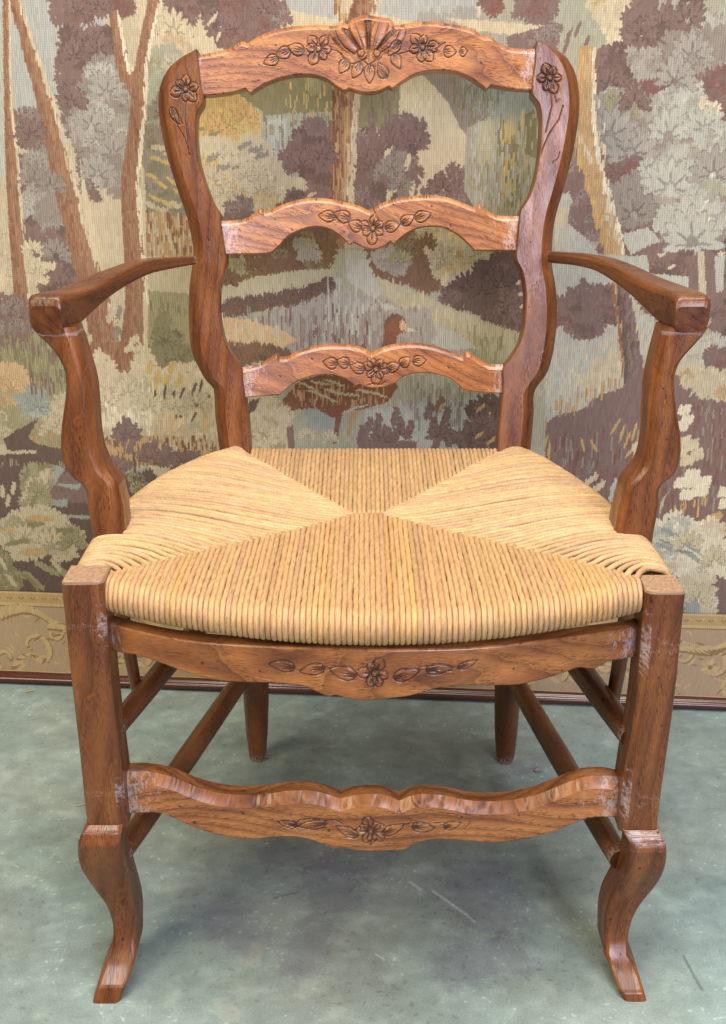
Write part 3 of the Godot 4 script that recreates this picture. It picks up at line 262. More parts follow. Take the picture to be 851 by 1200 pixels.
	draw("F", ["cream2", "ochre", "olive2"], [6.7, 1], [656, 707, 709, 714, 756, 682, 764, 650, 746, 634, 729, 638, 715, 631, 687, 638, 673, 663])
	draw("L", ["cream"], [70, 10.1, 4.5], [710, 638, 729, 631, 689, 642, 698, 673, 719, 684])
	draw("F", ["dark", "mauve"], [7.8, 1], [729, 638, 740, 661, 751, 669, 765, 680, 786, 678, 801, 639, 802, 571, 771, 575, 735, 598, 699, 614, 687, 621])
	draw("L", ["dark"], [85, 13.4, 5.6], [735, 652, 752, 664, 772, 676, 784, 662])
	draw("L", ["cream"], [20, 5.6, 3.4], [795, 623, 798, 606, 792, 639])
	draw("P", ["pale"], [], [588, 646, 628, 632, 688, 607, 747, 584, 804, 566, 807, 508, 773, 520, 727, 550, 677, 566, 641, 594, 605, 618])
	draw("H", ["olive2"], [19.8, 0.5], [700, 579, 804, 566, 807, 508, 733, 519])
	draw("H", ["cream2"], [15.4, 0.5], [593, 641, 735, 589, 783, 561, 712, 567, 617, 613])
	draw("P", ["lgrey"], [], [593, 613, 641, 594, 712, 564, 737, 546, 689, 542, 629, 577])
	draw("P", ["grey"], [], [588, 596, 669, 602, 681, 564, 665, 539, 588, 538])
	draw("H", ["grey2"], [13.2, 0.3], [588, 596, 669, 600, 665, 539, 588, 538])
	draw("P", ["rust"], [], [600, 536, 605, 555, 607, 570, 627, 568, 624, 553, 622, 536])
	draw("P", ["rust"], [], [605, 577, 609, 587, 617, 592, 626, 592, 635, 587, 638, 578, 635, 568, 624, 563, 612, 563, 606, 567])
	draw("P", ["dark"], [], [606, 580, 610, 588, 618, 592, 628, 591, 619, 585, 611, 577])
	draw("P", ["peach"], [], [631, 585, 638, 579, 637, 570, 629, 569, 627, 576])
	draw("P", ["cream"], [], [637, 574, 655, 569, 639, 567])
	draw("L", ["white"], [0, 2.7, 2.5], [630, 581])
	draw("L", ["dark"], [0, 1.5, 1.3], [630, 581])
	draw("L", ["dark"], [80, 9, 1.8], [610, 555, 615, 546])
	draw("P", ["greygreen"], [], [398, 505, 832, 521, 839, 377, 394, 366])
	draw("P", ["bluegrey"], [], [486, 464, 545, 461, 547, 421, 495, 427])
	draw("P", ["sky"], [], [581, 454, 786, 483, 790, 395, 569, 390])
	draw("H", ["lgrey"], [22, 0.5], [581, 504, 785, 508, 790, 395, 569, 390])
	draw("H", ["grey2"], [15.4, 0.3], [642, 492, 786, 483, 788, 433, 643, 430])
	draw("P", ["rust"], [], [459, 464, 484, 494, 520, 505, 569, 503, 620, 497, 627, 490, 613, 467, 581, 456, 549, 451, 544, 433, 539, 402, 532, 402, 537, 440, 508, 455, 471, 451])
	draw("H", ["tan"], [11, 0.5], [471, 489, 618, 497, 606, 462, 483, 457])
	draw("L", ["cream2"], [-15, 15.7, 2.5], [498, 487, 515, 492, 535, 493, 510, 477, 535, 480, 557, 476, 581, 481, 598, 477, 527, 470])
	draw("L", ["lgrey"], [20, 13.4, 2.2], [557, 453, 572, 459])
	draw("P", ["tan"], [], [560, 451, 574, 454, 564, 438, 557, 410, 552, 410, 554, 433])
	draw("F", ["cream2", "olive2", "cream"], [6.7, 1], [409, 455, 434, 466, 463, 456, 468, 426, 457, 390, 407, 386])
	draw("L", ["cream2"], [60, 13.4, 4.5], [418, 445, 439, 458, 456, 446, 428, 425])
	draw("P", ["dark"], [], [412, 463, 429, 468, 421, 450, 411, 443])
	draw("D", ["cream2"], [15.7], [495, 411, 529, 407])
	draw("P", ["mauve"], [], [465, 426, 475, 429, 477, 393, 467, 393])
	draw("L", ["mauve"], [75, 15.7, 6.7], [574, 416, 584, 429, 598, 434, 606, 416, 623, 445, 630, 430, 643, 425, 581, 403, 618, 404])
	draw("P", ["mauve"], [], [569, 408, 655, 410, 653, 392, 569, 390])
	draw("L", ["mauve"], [75, 13.4, 6.7], [671, 453, 686, 464, 696, 449, 677, 433, 689, 423, 699, 414, 682, 406, 723, 422])
	draw("L", ["gold"], [70, 9, 2.8], [688, 459, 723, 414, 730, 422])
	draw("F", ["dark", "mauve"], [6.7, 1], [729, 464, 746, 475, 768, 473, 770, 403, 716, 399, 723, 427, 740, 432])
	draw("L", ["gold"], [50, 9, 3.4], [744, 460, 754, 448, 743, 420, 760, 412])
	draw("L", ["mauve"], [70, 11.2, 5.6], [714, 414, 725, 432])
	draw("P", ["olive2"], [], [-459, 560, 153, 555, 174, 496, 179, 393, -494, 377])
	draw("F", ["mauve", "grey2"], [6.7, 1], [33, 605, 88, 603, 105, 581, 98, 554, 72, 546, 27, 543])
	draw("L", ["cream"], [60, 11.2, 5.6], [64, 641, 67, 627, 57, 617])
	draw("H", ["olive"], [17.6, 0.7], [28, 553, 128, 555, 148, 483, 22, 493])
	draw("H", ["mauve"], [17.6, 0.4], [54, 568, 129, 565, 138, 520, 51, 531])
	draw("F", ["peach", "olive2", "tan"], [7.8, 1], [22, 493, 56, 504, 77, 509, 92, 489, 82, 456, 17, 442])
	draw("F", ["bluegrey", "olive2", "lgrey"], [7.8, 1], [70, 466, 101, 472, 120, 457, 108, 436, 75, 438])
	draw("H", ["mauve"], [15.4, 0.5], [90, 494, 144, 500, 141, 470, 95, 464])
	draw("F", ["cream2", "cream", "pale"], [6.7, 1], [110, 431, 122, 454, 139, 467, 143, 419, 135, 392, 112, 392])
	draw("F", ["olive2", "cream2"], [7.8, 1], [16, 434, 60, 443, 79, 428, 65, 406, 12, 395])
	draw("F", ["olive2", "tan"], [6.7, 1], [80, 407, 99, 420, 131, 405, 135, 387, 89, 386])
	draw("P", ["dark"], [], [43, 398, 65, 412, 84, 422, 100, 431, 91, 415, 82, 402, 94, 391, 135, 385, 133, 356, -5, 355, -3, 376, 49, 377])
	draw("P", ["cream2"], [], [10, 379, 93, 382, 93, 378, 9, 371])
	draw("H", ["olive2"], [13.2, 0.5], [22, 363, 133, 361, 132, 350, 20, 347])
	draw("P", ["dark"], [], [-501, 342, 164, 359, 224, 289, 215, 150, -542, 124])
	draw("P", ["mauve"], [], [112, 352, 175, 341, 178, 301, 102, 301])
	draw("P", ["bluegrey"], [], [112, 360, 135, 356, 127, 345, 118, 331, 156, 330, 151, 321, 110, 331])
	draw("P", ["bluegrey"], [], [105, 304, 134, 308, 133, 294, 107, 296])
	draw("P", ["bluegrey"], [], [124, 283, 174, 282, 173, 276, 126, 278])
	draw("F", ["olive2", "olive", "cream2"], [6.7, 1], [65, 330, 72, 349, 94, 357, 107, 355, 106, 318, 97, 296, 72, 284, 66, 303])
	draw("L", ["cream2"], [65, 20.2, 5.6], [75, 319, 92, 331, 102, 336])
	draw("L", ["olive"], [60, 16.8, 4.5], [81, 303, 71, 338])
	draw("L", ["cream2"], [75, 10.1, 4.5], [35, 316, 52, 321, 42, 302])
	draw("F", ["cream2", "olive2"], [6.7, 1], [25, 266, 53, 284, 86, 290, 114, 285, 131, 264, 151, 257, 155, 232, 139, 231, 135, 215, 113, 211, 98, 225, 79, 213, 54, 207, 35, 223, 10, 241])
	draw("L", ["olive"], [8, 26.9, 5.6], [70, 262, 103, 244, 55, 237, 117, 256])
	draw("L", ["gold"], [-8, 22.4, 4.5], [89, 274, 124, 245, 53, 251, 74, 221])
	draw("L", ["cream2"], [-5, 20.2, 5.6], [101, 282, 62, 229, 134, 237, 127, 220])
	draw("L", ["olive2"], [-35, 22.4, 6.7], [93, 194, 117, 189, 70, 173, 39, 186])
	draw("F", ["olive", "olive2"], [6.7, 1], [-7, 210, 26, 214, 40, 189, 47, 158, -12, 154])
	draw("L", ["cream2"], [-60, 13.4, 4.5], [24, 200, 35, 172, 107, 200])
	draw("L", ["olive"], [-45, 22.4, 3.4], [60, 179, 74, 159])
	draw("F", ["brown", "dark"], [5.6, 1], [142, 570, 174, 565, 183, 521, 174, 496, 157, 508])
	draw("P", ["olive2"], [], [273, 620, 344, 616, 344, 512, 267, 510])
	draw("H", ["olive"], [13.2, 0.4], [272, 606, 343, 597, 342, 583, 271, 584])
	draw("F", ["olive", "dark"], [5.6, 1], [272, 510, 282, 552, 288, 584, 298, 584, 297, 558, 317, 558, 321, 541, 328, 538, 329, 499, 271, 498])
	draw("L", ["olive"], [80, 11.2, 5.6], [290, 577, 297, 562, 306, 553])
	draw("P", ["olive"], [], [269, 542, 350, 541, 360, 487, 266, 485])
	draw("L", ["cream2"], [60, 11.2, 5.6], [227, 615, 233, 593, 217, 583])
	draw("L", ["grey2"], [70, 10.1, 4.5], [230, 588, 225, 559])
	draw("L", ["cream"], [30, 9, 5.6], [250, 549, 241, 537, 254, 537])
	draw("L", ["cream2"], [70, 11.2, 5.6], [176, 565, 182, 546])
	draw("F", ["cream", "cream2", "pale"], [9, 1], [184, 496, 201, 526, 212, 504, 223, 484, 239, 497, 261, 532, 275, 518, 281, 485, 307, 518, 316, 489, 329, 509, 349, 514, 360, 474, 368, 437, 364, 398, 306, 397, 269, 406, 230, 397, 187, 404])
	draw("L", ["cream"], [75, 14.6, 6.7], [200, 516, 194, 496, 211, 497, 250, 510, 260, 522, 220, 471, 234, 464])
	draw("L", ["ochre"], [60, 10.1, 5.6], [270, 510, 281, 495, 302, 511, 293, 491, 313, 491, 273, 478])
	draw("L", ["dark"], [75, 11.2, 2.8], [275, 468, 290, 475, 302, 468, 315, 473, 333, 479, 343, 484, 337, 461, 352, 462])
	draw("L", ["brown"], [60, 9, 2.8], [303, 435, 314, 443, 331, 438])
	draw("H", ["peach"], [19.8, 0.4], [271, 447, 359, 462, 364, 398, 269, 401])
	draw("H", ["white"], [19.8, 0.5], [185, 483, 273, 485, 264, 406, 185, 407])
	draw("P", ["tan"], [], [187, 401, 282, 411, 365, 403, 363, 365, 202, 361])
	draw("H", ["brown"], [8.8, 0.5], [187, 401, 365, 408, 363, 365, 202, 361])
	draw("H", ["cream2"], [15.4, 0.4], [244, 421, 365, 411, 364, 385, 242, 382])
	draw("L", ["mauve"], [85, 21.3, 10.1], [229, 415, 233, 400])
	draw("L", ["mauve"], [60, 13.4, 7.8], [219, 413, 241, 405])
	draw("L", ["mauve"], [-10, 15.7, 9], [211, 368, 221, 363])
	draw("L", ["mauve"], [35, 15.7, 9], [255, 382, 263, 390])
	draw("L", ["mauve"], [85, 13.4, 9], [282, 375, 288, 383])
	draw("L", ["mauve"], [10, 15.7, 9], [308, 376, 323, 379])
	draw("P", ["bluegrey"], [], [202, 352, 261, 359, 252, 335, 206, 334])
	draw("L", ["dark"], [30, 13.4, 7.8], [227, 339, 255, 343])
	draw("P", ["dark"], [], [237, 382, 241, 382, 243, 303, 237, 302])
	draw("L", ["gold"], [80, 9, 1.8], [230, 395])
	draw("F", ["dark", "olive2"], [6.7, 1], [214, 342, 266, 348, 263, 290, 223, 275])
	draw("D", ["grey"], [29.1], [232, 882, 208, 838, 236, 805, 213, 776])
	draw("D", ["grey2"], [24.6], [145, 759, 121, 766, 145, 666])
	draw("D", ["mauve"], [24.6], [191, 928, 224, 936, 182, 871, 124, 827])
	draw("D", ["mauve"], [20.2], [228, 989, 200, 983, 406, 961, 447, 984])
	draw("D", ["grey2"], [22.4], [323, 882, 305, 856])
	draw("D", ["cream"], [26.9], [327, 961])
	draw("D", ["mauve"], [22.4], [493, 789, 521, 802, 588, 789, 617, 816, 645, 818, 685, 759])
	draw("D", ["cream2"], [20.2], [416, 773, 385, 750])
	draw("D", ["ochre"], [20.2], [397, 839])
	draw("D", ["grey2"], [17.9], [604, 778, 627, 763])
	draw("D", ["cream"], [24.6], [203, 453, 235, 469, 266, 447])
	draw("D", ["cream2"], [22.4], [304, 448, 337, 454])
	draw("D", ["dark"], [22.4], [767, 634, 790, 639, 741, 622])
	draw("D", ["brown"], [17.9], [408, 669, 463, 686, 663, 684])
	draw("D", ["olive2"], [17.9], [628, 665])
	draw("D", ["cream"], [24.6], [1048, 260, 1090, 235, 1070, 175])
	draw("D", ["cream2"], [20.2], [116, 410, 88, 320])
	draw("R", ["trunk", "trunk2", "white"], [], [277, 910, 19, 274, 875, 19, 266, 828, 19, 256, 778, 22, 255, 728, 26, 256, 677, 28, 255, 608, 30])
	draw("D", ["mauve"], [22.4], [604, 409, 687, 416, 747, 432])
	draw("D", ["mauve"], [19], [631, 414, 711, 406])
	draw("D", ["cream2"], [19], [433, 412])
	draw("D", ["mauve"], [24.6], [231, 405])
	draw("D", ["mauve"], [20.2], [264, 369, 310, 365, 210, 352])
	draw("D", ["olive2"], [22.4], [90, 312])
	draw("D", ["cream2"], [29.1], [102, 230])
	draw("D", ["olive2"], [24.6], [136, 231])
	draw("D", ["cream2"], [22.4], [63, 243])
	draw("D", ["peach"], [20.2], [63, 473])
	draw("D", ["bluegrey"], [20.2], [99, 443])
	draw("D", ["cream2"], [22.4], [130, 418])
	draw("D", ["olive"], [20.2], [294, 548, 312, 523])
	draw("D", ["brown"], [17.9], [388, 634, 427, 651])
	draw("D", ["dark"], [22.4], [720, 631])
	draw("D", ["cream2"], [20.2], [686, 665, 733, 673])
	draw("D", ["mauve"], [20.2], [400, 713, 481, 728])
	draw("D", ["grey2"], [20.2], [615, 785])
	draw("D", ["cream2"], [22.4], [371, 768, 437, 755])
	draw("D", ["gold"], [20.2], [379, 837, 418, 850])

const WALL_AT := Vector3(-0.5738, 0, -0.6884)
const WALL_TURN := -0.08215

func floor_marks() -> Array:
	return [["crack", 0.0016, [-0.6058, -0.5275, -0.5371, -0.5507, -0.4892, -0.5611, -0.4296, -0.5797, -0.3333, -0.6179, -0.2188, -0.6461, -0.1673, -0.6634]], ["scratch", 0.0022, [0.0555, -0.1602, 0.067, -0.1451]], ["scratch", 0.0026, [0.082, -0.1418, 0.1034, -0.1157, 0.117, -0.0983]], ["scratch", 0.0014, [0.117, -0.0983, 0.1266, -0.0843]], ["dark", 0.0016, [-0.1053, -0.1286, -0.0759, -0.1401]], ["blotch", 0.016, [-0.1445, 0.053, -0.1377, 0.0682]], ["scratch", 0.0018, [0.0136, -0.028, 0.0228, -0.0195]], ["stain", 0.05, [-0.0418, -0.1825, -0.0305, -0.1319]], ["stain", 0.035, [-0.0533, -0.0691, -0.0698, -0.0111]], ["stain", 0.06, [0.1373, -0.1653, 0.1465, -0.0999]], ["stain", 0.05, [0.1058, -0.0111, 0.1535, -0.0252]], ["stain", 0.05, [-0.1006, -0.218, 0.0047, -0.2]], ["blotch", 0.01, [-0.1182, -0.0395, -0.1199, -0.0139]], ["stain", 0.03, [0.218, -0.4215, 0.2565, -0.4446]], ["dark", 0.002, [0.3494, -0.0252, 0.3563, 0.0296]], ["stain", 0.04, [-0.1622, -0.0999, -0.1289, -0.0542]]]

const PEBBLE_AT := Vector3(0.2404, 0, -0.4124)
const STRAW_AT := Vector3(-0.3703, 0, -0.3241)
const SHAVING_AT := Vector3(-0.5176, 0, -0.6461)


func _ready() -> void:
	set_camera()
	set_light()
	rng.seed = 11
	grain.seed = 5
	grain.frequency = 1.0
	make_materials()
	make_setting()
	make_tapestry()
	make_chair()
	make_litter()


func set_camera() -> void:
	var c := Camera3D.new()
	c.name = "camera"
	c.position = Vector3(0, 0.9216, 1.1414)
	c.rotation = Vector3(-0.3362, 0, 0)
	c.fov = 43.44
	c.near = 0.05
	c.far = 60.0
	add_child(c)


func set_light() -> void:
	var w := WorldEnvironment.new()
	w.name = "surroundings"
	var e := Environment.new()
	e.background_mode = Environment.BG_COLOR
	e.background_color = Color(0.66, 0.66, 0.66)
	e.background_energy_multiplier = 0.27
	e.tonemap_mode = Environment.TONE_MAPPER_LINEAR
	e.tonemap_exposure = 0.84
	e.sdfgi_enabled = true
	e.ssao_enabled = true
	e.ssil_enabled = true
	w.environment = e
	add_child(w)
	area("window_light", Vector3(1.0, 1.65, 2.3), Vector3(0.2, 0.5, -0.4), Vector2(1.4, 1.1), Color(0.94, 0.925, 1.0), 9.0)
	area("lamp_light", Vector3(-1.7, 2.1, 1.5), Vector3(-0.1, 0.3, -0.3), Vector2(1.2, 1.0), Color(1.0, 0.92, 0.76), 6.0)
	area("ceiling_light", Vector3(0.05, 2.9, 0.35), Vector3(0.0, 0.0, -0.2), Vector2(2.0, 1.1), Color(1.0, 0.98, 0.94), 12.0)


func area(called: String, at: Vector3, aim: Vector3, size: Vector2, tint: Color, energy: float) -> void:
	var l := AreaLight3D.new()
	l.name = called
	l.area_size = size
	l.area_normalize_energy = true
	l.area_range = 12.0
	l.light_color = tint
	l.light_energy = energy
	l.shadow_enabled = true
	add_child(l)
	l.look_at_from_position(at, aim, Vector3.UP)


# ---------------------------------------------------------------- helpers

func tag(o: Node, label: String, category: String, group := "", kind := "") -> void:
	if label != "":
		o.set_meta("label", label)
	if category != "":
		o.set_meta("category", category)
	if group != "":
		o.set_meta("group", group)
	if kind != "":
		o.set_meta("kind", kind)


func put(called: String, m: Mesh, mat: Material, parent: Node) -> MeshInstance3D:
	var o := MeshInstance3D.new()
	o.name = called
	o.mesh = m
	o.material_override = mat
	parent.add_child(o, true)
	return o


class Builder:
	var v := PackedVector3Array()
	var n := PackedVector3Array()
	var uv := PackedVector2Array()
	var uv2 := PackedVector2Array()
	var c := PackedColorArray()
	var idx := PackedInt32Array()

	# a grid of rows x cols points; centers: one point inside the solid per row
	func band(rows: int, cols: int, p: PackedVector3Array, u: PackedVector2Array, u2: PackedVector2Array, col: PackedColorArray, centers: PackedVector3Array, wrap := false) -> void:
		var base := v.size()
		var mi := rows / 2
		var mj := cols / 2
		var flip := false
		var normals := PackedVector3Array()
		normals.resize(rows * cols)
		for i in rows:
			var ia := maxi(i - 1, 0) * cols
			var ib := mini(i + 1, rows - 1) * cols
			var ir := i * cols
			for j in cols:
				var ja := j - 1
				var jb := j + 1
				if wrap:
					ja = j - 1 if j > 0 else cols - 2
					jb = j + 1 if j < cols - 1 else 1
				else:
					ja = maxi(ja, 0)
					jb = mini(jb, cols - 1)
				normals[ir + j] = (p[ib + j] - p[ia + j]).cross(p[ir + jb] - p[ir + ja])
		# outward by vote
		var vote := 0.0
		for i in range(0, rows, maxi(1, rows / 12)):
			for j in range(0, cols, maxi(1, cols / 5)):
				vote += signf(normals[i * cols + j].dot(p[i * cols + j] - centers[i]))
		flip = vote < 0.0
		var sgn := -1.0 if flip else 1.0
		for k in normals.size():
			var q := normals[k] * sgn
			normals[k] = q.normalized() if q.length_squared() > 1e-20 else Vector3.UP
		v.append_array(p)
		n.append_array(normals)
		uv.append_array(u)
		uv2.append_array(u2)
		c.append_array(col)
		for i in rows - 1:
			for j in cols - 1:
				var a := base + i * cols + j
				var b := a + 1
				var d := a + cols
				var e := d + 1
				if flip:
					idx.append_array([a, d, b, b, d, e])
				else:
					idx.append_array([a, b, d, b, e, d])

	func cap(ring: PackedVector3Array, out: Vector3, tint: Color, scale := 0.1, u2x := 0.98, dome := 0.0) -> void:
		var mid := Vector3.ZERO
		for p in ring:
			mid += p
		mid /= ring.size()
		var base := v.size()
		var side := out.cross(Vector3(0.3, 0.2, 0.9)).normalized()
		var up := out.cross(side)
		for k in ring.size() + 1:
			var p := ring[k] if k < ring.size() else mid + out * dome
			v.append(p)
			n.append(out)
			uv.append(Vector2((p - mid).dot(side) / scale + 0.5, (p - mid).dot(up) / scale + 0.5))
			uv2.append(Vector2(u2x, 0.5))
			c.append(tint)
		var m := base + ring.size()
		for k in ring.size():
			var a := base + k
			var b := base + (k + 1) % ring.size()
			if (v[a] - mid).cross(v[b] - mid).dot(out) > 0.0:
				idx.append_array([m, b, a])
			else:
				idx.append_array([m, a, b])

	func mesh() -> ArrayMesh:
		var a := []
		a.resize(Mesh.ARRAY_MAX)
		a[Mesh.ARRAY_VERTEX] = v
		a[Mesh.ARRAY_NORMAL] = n
		a[Mesh.ARRAY_TEX_UV] = uv
		a[Mesh.ARRAY_TEX_UV2] = uv2
		a[Mesh.ARRAY_COLOR] = c
		a[Mesh.ARRAY_INDEX] = idx
		var m := ArrayMesh.new()
		m.add_surface_from_arrays(Mesh.PRIMITIVE_TRIANGLES, a)
		return m


# smooth curve through points, but with corners kept where it turns sharply
func curve(p: Array, x: float) -> float:
	var n: int = p.size() / 2
	if x <= p[0]:
		return p[1] + (p[3] - p[1]) / (p[2] - p[0]) * (x - p[0])
	if x >= p[2 * n - 2]:
		return p[2 * n - 1]
	var k := 0
	while k < n - 2 and p[2 * k + 2] < x:
		k += 1
	var h: float = p[2 * k + 2] - p[2 * k]
	var m0 := slope(p, n, k, true)
	var m1 := slope(p, n, k + 1, false)
	var t: float = (x - p[2 * k]) / h
	var t2 := t * t
	var t3 := t2 * t
	return (2 * t3 - 3 * t2 + 1) * p[2 * k + 1] + (t3 - 2 * t2 + t) * h * m0 + (3 * t2 - 2 * t3) * p[2 * k + 3] + (t3 - t2) * h * m1


func slope(p: Array, n: int, i: int, after: bool) -> float:
	var hl := 1.0
	var dl := 0.0
	var hr := 1.0
	var dr := 0.0
	if i > 0:
		hl = p[2 * i] - p[2 * i - 2]
		dl = (p[2 * i + 1] - p[2 * i - 1]) / hl
	if i < n - 1:
		hr = p[2 * i + 2] - p[2 * i]
		dr = (p[2 * i + 3] - p[2 * i + 1]) / hr
	if i == 0:
		return dr
	if i == n - 1:
		return dl
	if absf(atan(dl) - atan(dr)) > 0.62:
		return dr if after else dl
	return (dl * hr + dr * hl) / (hl + hr)


# ---------------------------------------------------------------- carving

class Carving:
	const CELL := 0.0005
	var s0 := 0.0
	var w0 := 0.0
	var ns := 0
	var nw := 0
	var depth := PackedFloat32Array()
	var dark := PackedFloat32Array()
	var high := PackedFloat32Array()

	func start(a: float, b: float, c: float, d: float) -> void:
		s0 = a
		w0 = c
		ns = int((b - a) / CELL) + 2
		nw = int((d - c) / CELL) + 2
		depth.resize(ns * nw)
		dark.resize(ns * nw)
		high.resize(ns * nw)

	func dome(at: Vector2, ang: float, ln: float, wd: float, h: float) -> void:
		# a rounded swelling; ln and wd are its full length and width
		var r := maxf(ln, wd) * 0.5
		var ax := Vector2(cos(ang), sin(ang))
		for i in range(maxi(0, int((at.x - r - s0) / CELL)), mini(ns - 1, int((at.x + r - s0) / CELL) + 1)):
			for j in range(maxi(0, int((at.y - r - w0) / CELL)), mini(nw - 1, int((at.y + r - w0) / CELL) + 1)):
				var q := Vector2(s0 + i * CELL, w0 + j * CELL) - at
				var e := 1.0 - pow(q.dot(ax) / (ln * 0.5), 2) - pow(q.dot(Vector2(-ax.y, ax.x)) / (wd * 0.5), 2)
				if e > 0.0:
					high[i * nw + j] = maxf(high[i * nw + j], h * sqrt(e))

	func seg(x0: float, y0: float, r0: float, x1: float, y1: float, r1: float, deep: float, tone: float) -> void:
		var r := maxf(r0, r1) + CELL
		var i0 := maxi(0, int((minf(x0, x1) - r - s0) / CELL))
		var i1 := mini(ns - 1, int((maxf(x0, x1) + r - s0) / CELL) + 1)
		var j0 := maxi(0, int((minf(y0, y1) - r - w0) / CELL))
		var j1 := mini(nw - 1, int((maxf(y0, y1) + r - w0) / CELL) + 1)
		var d := Vector2(x1 - x0, y1 - y0)
		var l2 := maxf(d.length_squared(), 1e-12)
		for i in range(i0, i1 + 1):
			for j in range(j0, j1 + 1):
				var q := Vector2(s0 + i * CELL - x0, w0 + j * CELL - y0)
				var t := clampf(q.dot(d) / l2, 0.0, 1.0)
				var rr := lerpf(r0, r1, t)
				var e := 1.0 - (q - d * t).length() / maxf(rr, 1e-5)
				if e > 0.0:
					var k := i * nw + j
					depth[k] = maxf(depth[k], deep * minf(1.0, e * 1.3))
					dark[k] = maxf(dark[k], tone * minf(1.0, e * 1.5))

	func line(pts: PackedVector2Array, r: float, deep := 0.0011, tone := 1.0) -> void:
		for k in pts.size() - 1:
			seg(pts[k].x, pts[k].y, r, pts[k + 1].x, pts[k + 1].y, r, deep, tone)

	func leaf(at: Vector2, ang: float, ln: float, wd: float, base_side: float) -> void:
		var ax := Vector2(cos(ang), sin(ang))
		var ay := Vector2(-ax.y, ax.x)
		for sd in [-1.0, 1.0]:
			var pts := PackedVector2Array()
			for k in 11:
				var t := -1.0 + 0.2 * k
				pts.append(at + ax * t * ln * 0.5 + ay * sd * wd * 0.5 * pow(1.0 - t * t, 0.7) * (1.0 + 0.42 * t * base_side))
			line(pts, 0.0009, 0.0013)
		dome(at, ang, ln, wd, 0.0011)
		for k in [-1, 0, 1]:
			var b: Vector2 = at + ax * base_side * ln * 0.42 + ay * k * wd * 0.1
			var e: Vector2 = at - ax * base_side * ln * (0.08 - 0.1 * absf(k)) + ay * k * wd * 0.22
			seg(b.x, b.y, 0.0019, e.x, e.y, 0.0004, 0.0012, 0.95)

	func flower(at: Vector2, rot: float, r: float, n: int) -> void:
		var full := r
		for k in n:
			var a := rot + TAU * k / n + 0.16 * sin(k * 2.3 + at.x * 900.0)
			r = full * (1.0 + 0.17 * sin(k * 3.7 + at.y * 700.0 + at.x * 300.0))
			var ax := Vector2(cos(a), sin(a))
			var ay := Vector2(-ax.y, ax.x)
			for sd in [-1.0, 1.0]:
				var pts := PackedVector2Array()
				for j in 9:
					var t := j / 8.0
					pts.append(at + ax * r * (0.22 + 0.8 * t) + ay * sd * r * 0.36 * pow(sin(PI * clampf(t * 0.93 + 0.02, 0, 1)), 0.8))
				line(pts, 0.00085, 0.0013)
			dome(at + ax * r * 0.64, a, r * 0.8, r * 0.66, 0.0013)
			var b := at + ax * r * 0.3
			var e := at + ax * r * 0.74
			seg(b.x, b.y, 0.0026, e.x, e.y, 0.0005, 0.0014, 1.0)
		r = full
		var ring := PackedVector2Array()
		for k in 13:
			ring.append(at + Vector2(cos(TAU * k / 12), sin(TAU * k / 12)) * r * 0.21)
		line(ring, 0.0009, 0.0013)
		dome(at, 0.0, r * 0.4, r * 0.4, 0.0015)

	func get_at(s: float, w: float) -> Vector2:
		var x := (s - s0) / CELL
		var y := (w - w0) / CELL
		var i := int(x)
		var j := int(y)
		if x < 0.0 or y < 0.0 or i >= ns - 1 or j >= nw - 1:
			return Vector2.ZERO
		var fx := x - i
		var fy := y - j
		var k := i * nw + j
		var d := lerpf(lerpf(depth[k] - high[k], depth[k + 1] - high[k + 1], fy), lerpf(depth[k + nw] - high[k + nw], depth[k + nw + 1] - high[k + nw + 1], fy), fx)
		var t := lerpf(lerpf(dark[k], dark[k + 1], fy), lerpf(dark[k + nw], dark[k + nw + 1], fy), fx)
		return Vector2(d, t)


func carving(d: Dictionary) -> Carving:
	if not d.has("carve"):
		return null
	var lo := 9.0
	var hi := -9.0
	for key in ["a", "b"]:
		var p: Array = d[key]
		for k in range(1, p.size(), 2):
			lo = minf(lo, p[k])
			hi = maxf(hi, p[k])
	var c := Carving.new()
	c.start(d.s0, d.s1, lo, hi)
	var heart := Vector2((d.s0 + d.s1) / 2, (lo + hi) / 2)
	for it in d.carve:
		if it[0] == "flower":
			heart = Vector2(it[1][0], it[1][1])
	for it in d.carve:
		var q: Array = it[1]
		match it[0]:
			"leaf":
				var at := Vector2(q[0], q[1])
				var side := 1.0 if (heart - at).dot(Vector2(cos(q[2]), sin(q[2]))) > 0.0 else -1.0
				c.leaf(at, q[2], q[3], q[4], side)
			"flower":
				c.flower(Vector2(q[0], q[1]), q[2], q[3], int(q[4]))
			"line":
				var pts := PackedVector2Array()
				for k in range(1, q.size(), 2):
					pts.append(Vector2(q[k], q[k + 1]))
				c.line(pts, q[0] * 0.75)
			"dome":
				c.dome(Vector2(q[0], q[1]), q[2], q[3], q[4], q[5])
			"wedge":
				c.seg(q[0], q[1], q[2] * 0.62, q[3], q[4], q[5] * 0.62, 0.0026, 0.95)
	return c


# ---------------------------------------------------------------- a shaped board: two outlines along s, a thickness, chamfered front edges

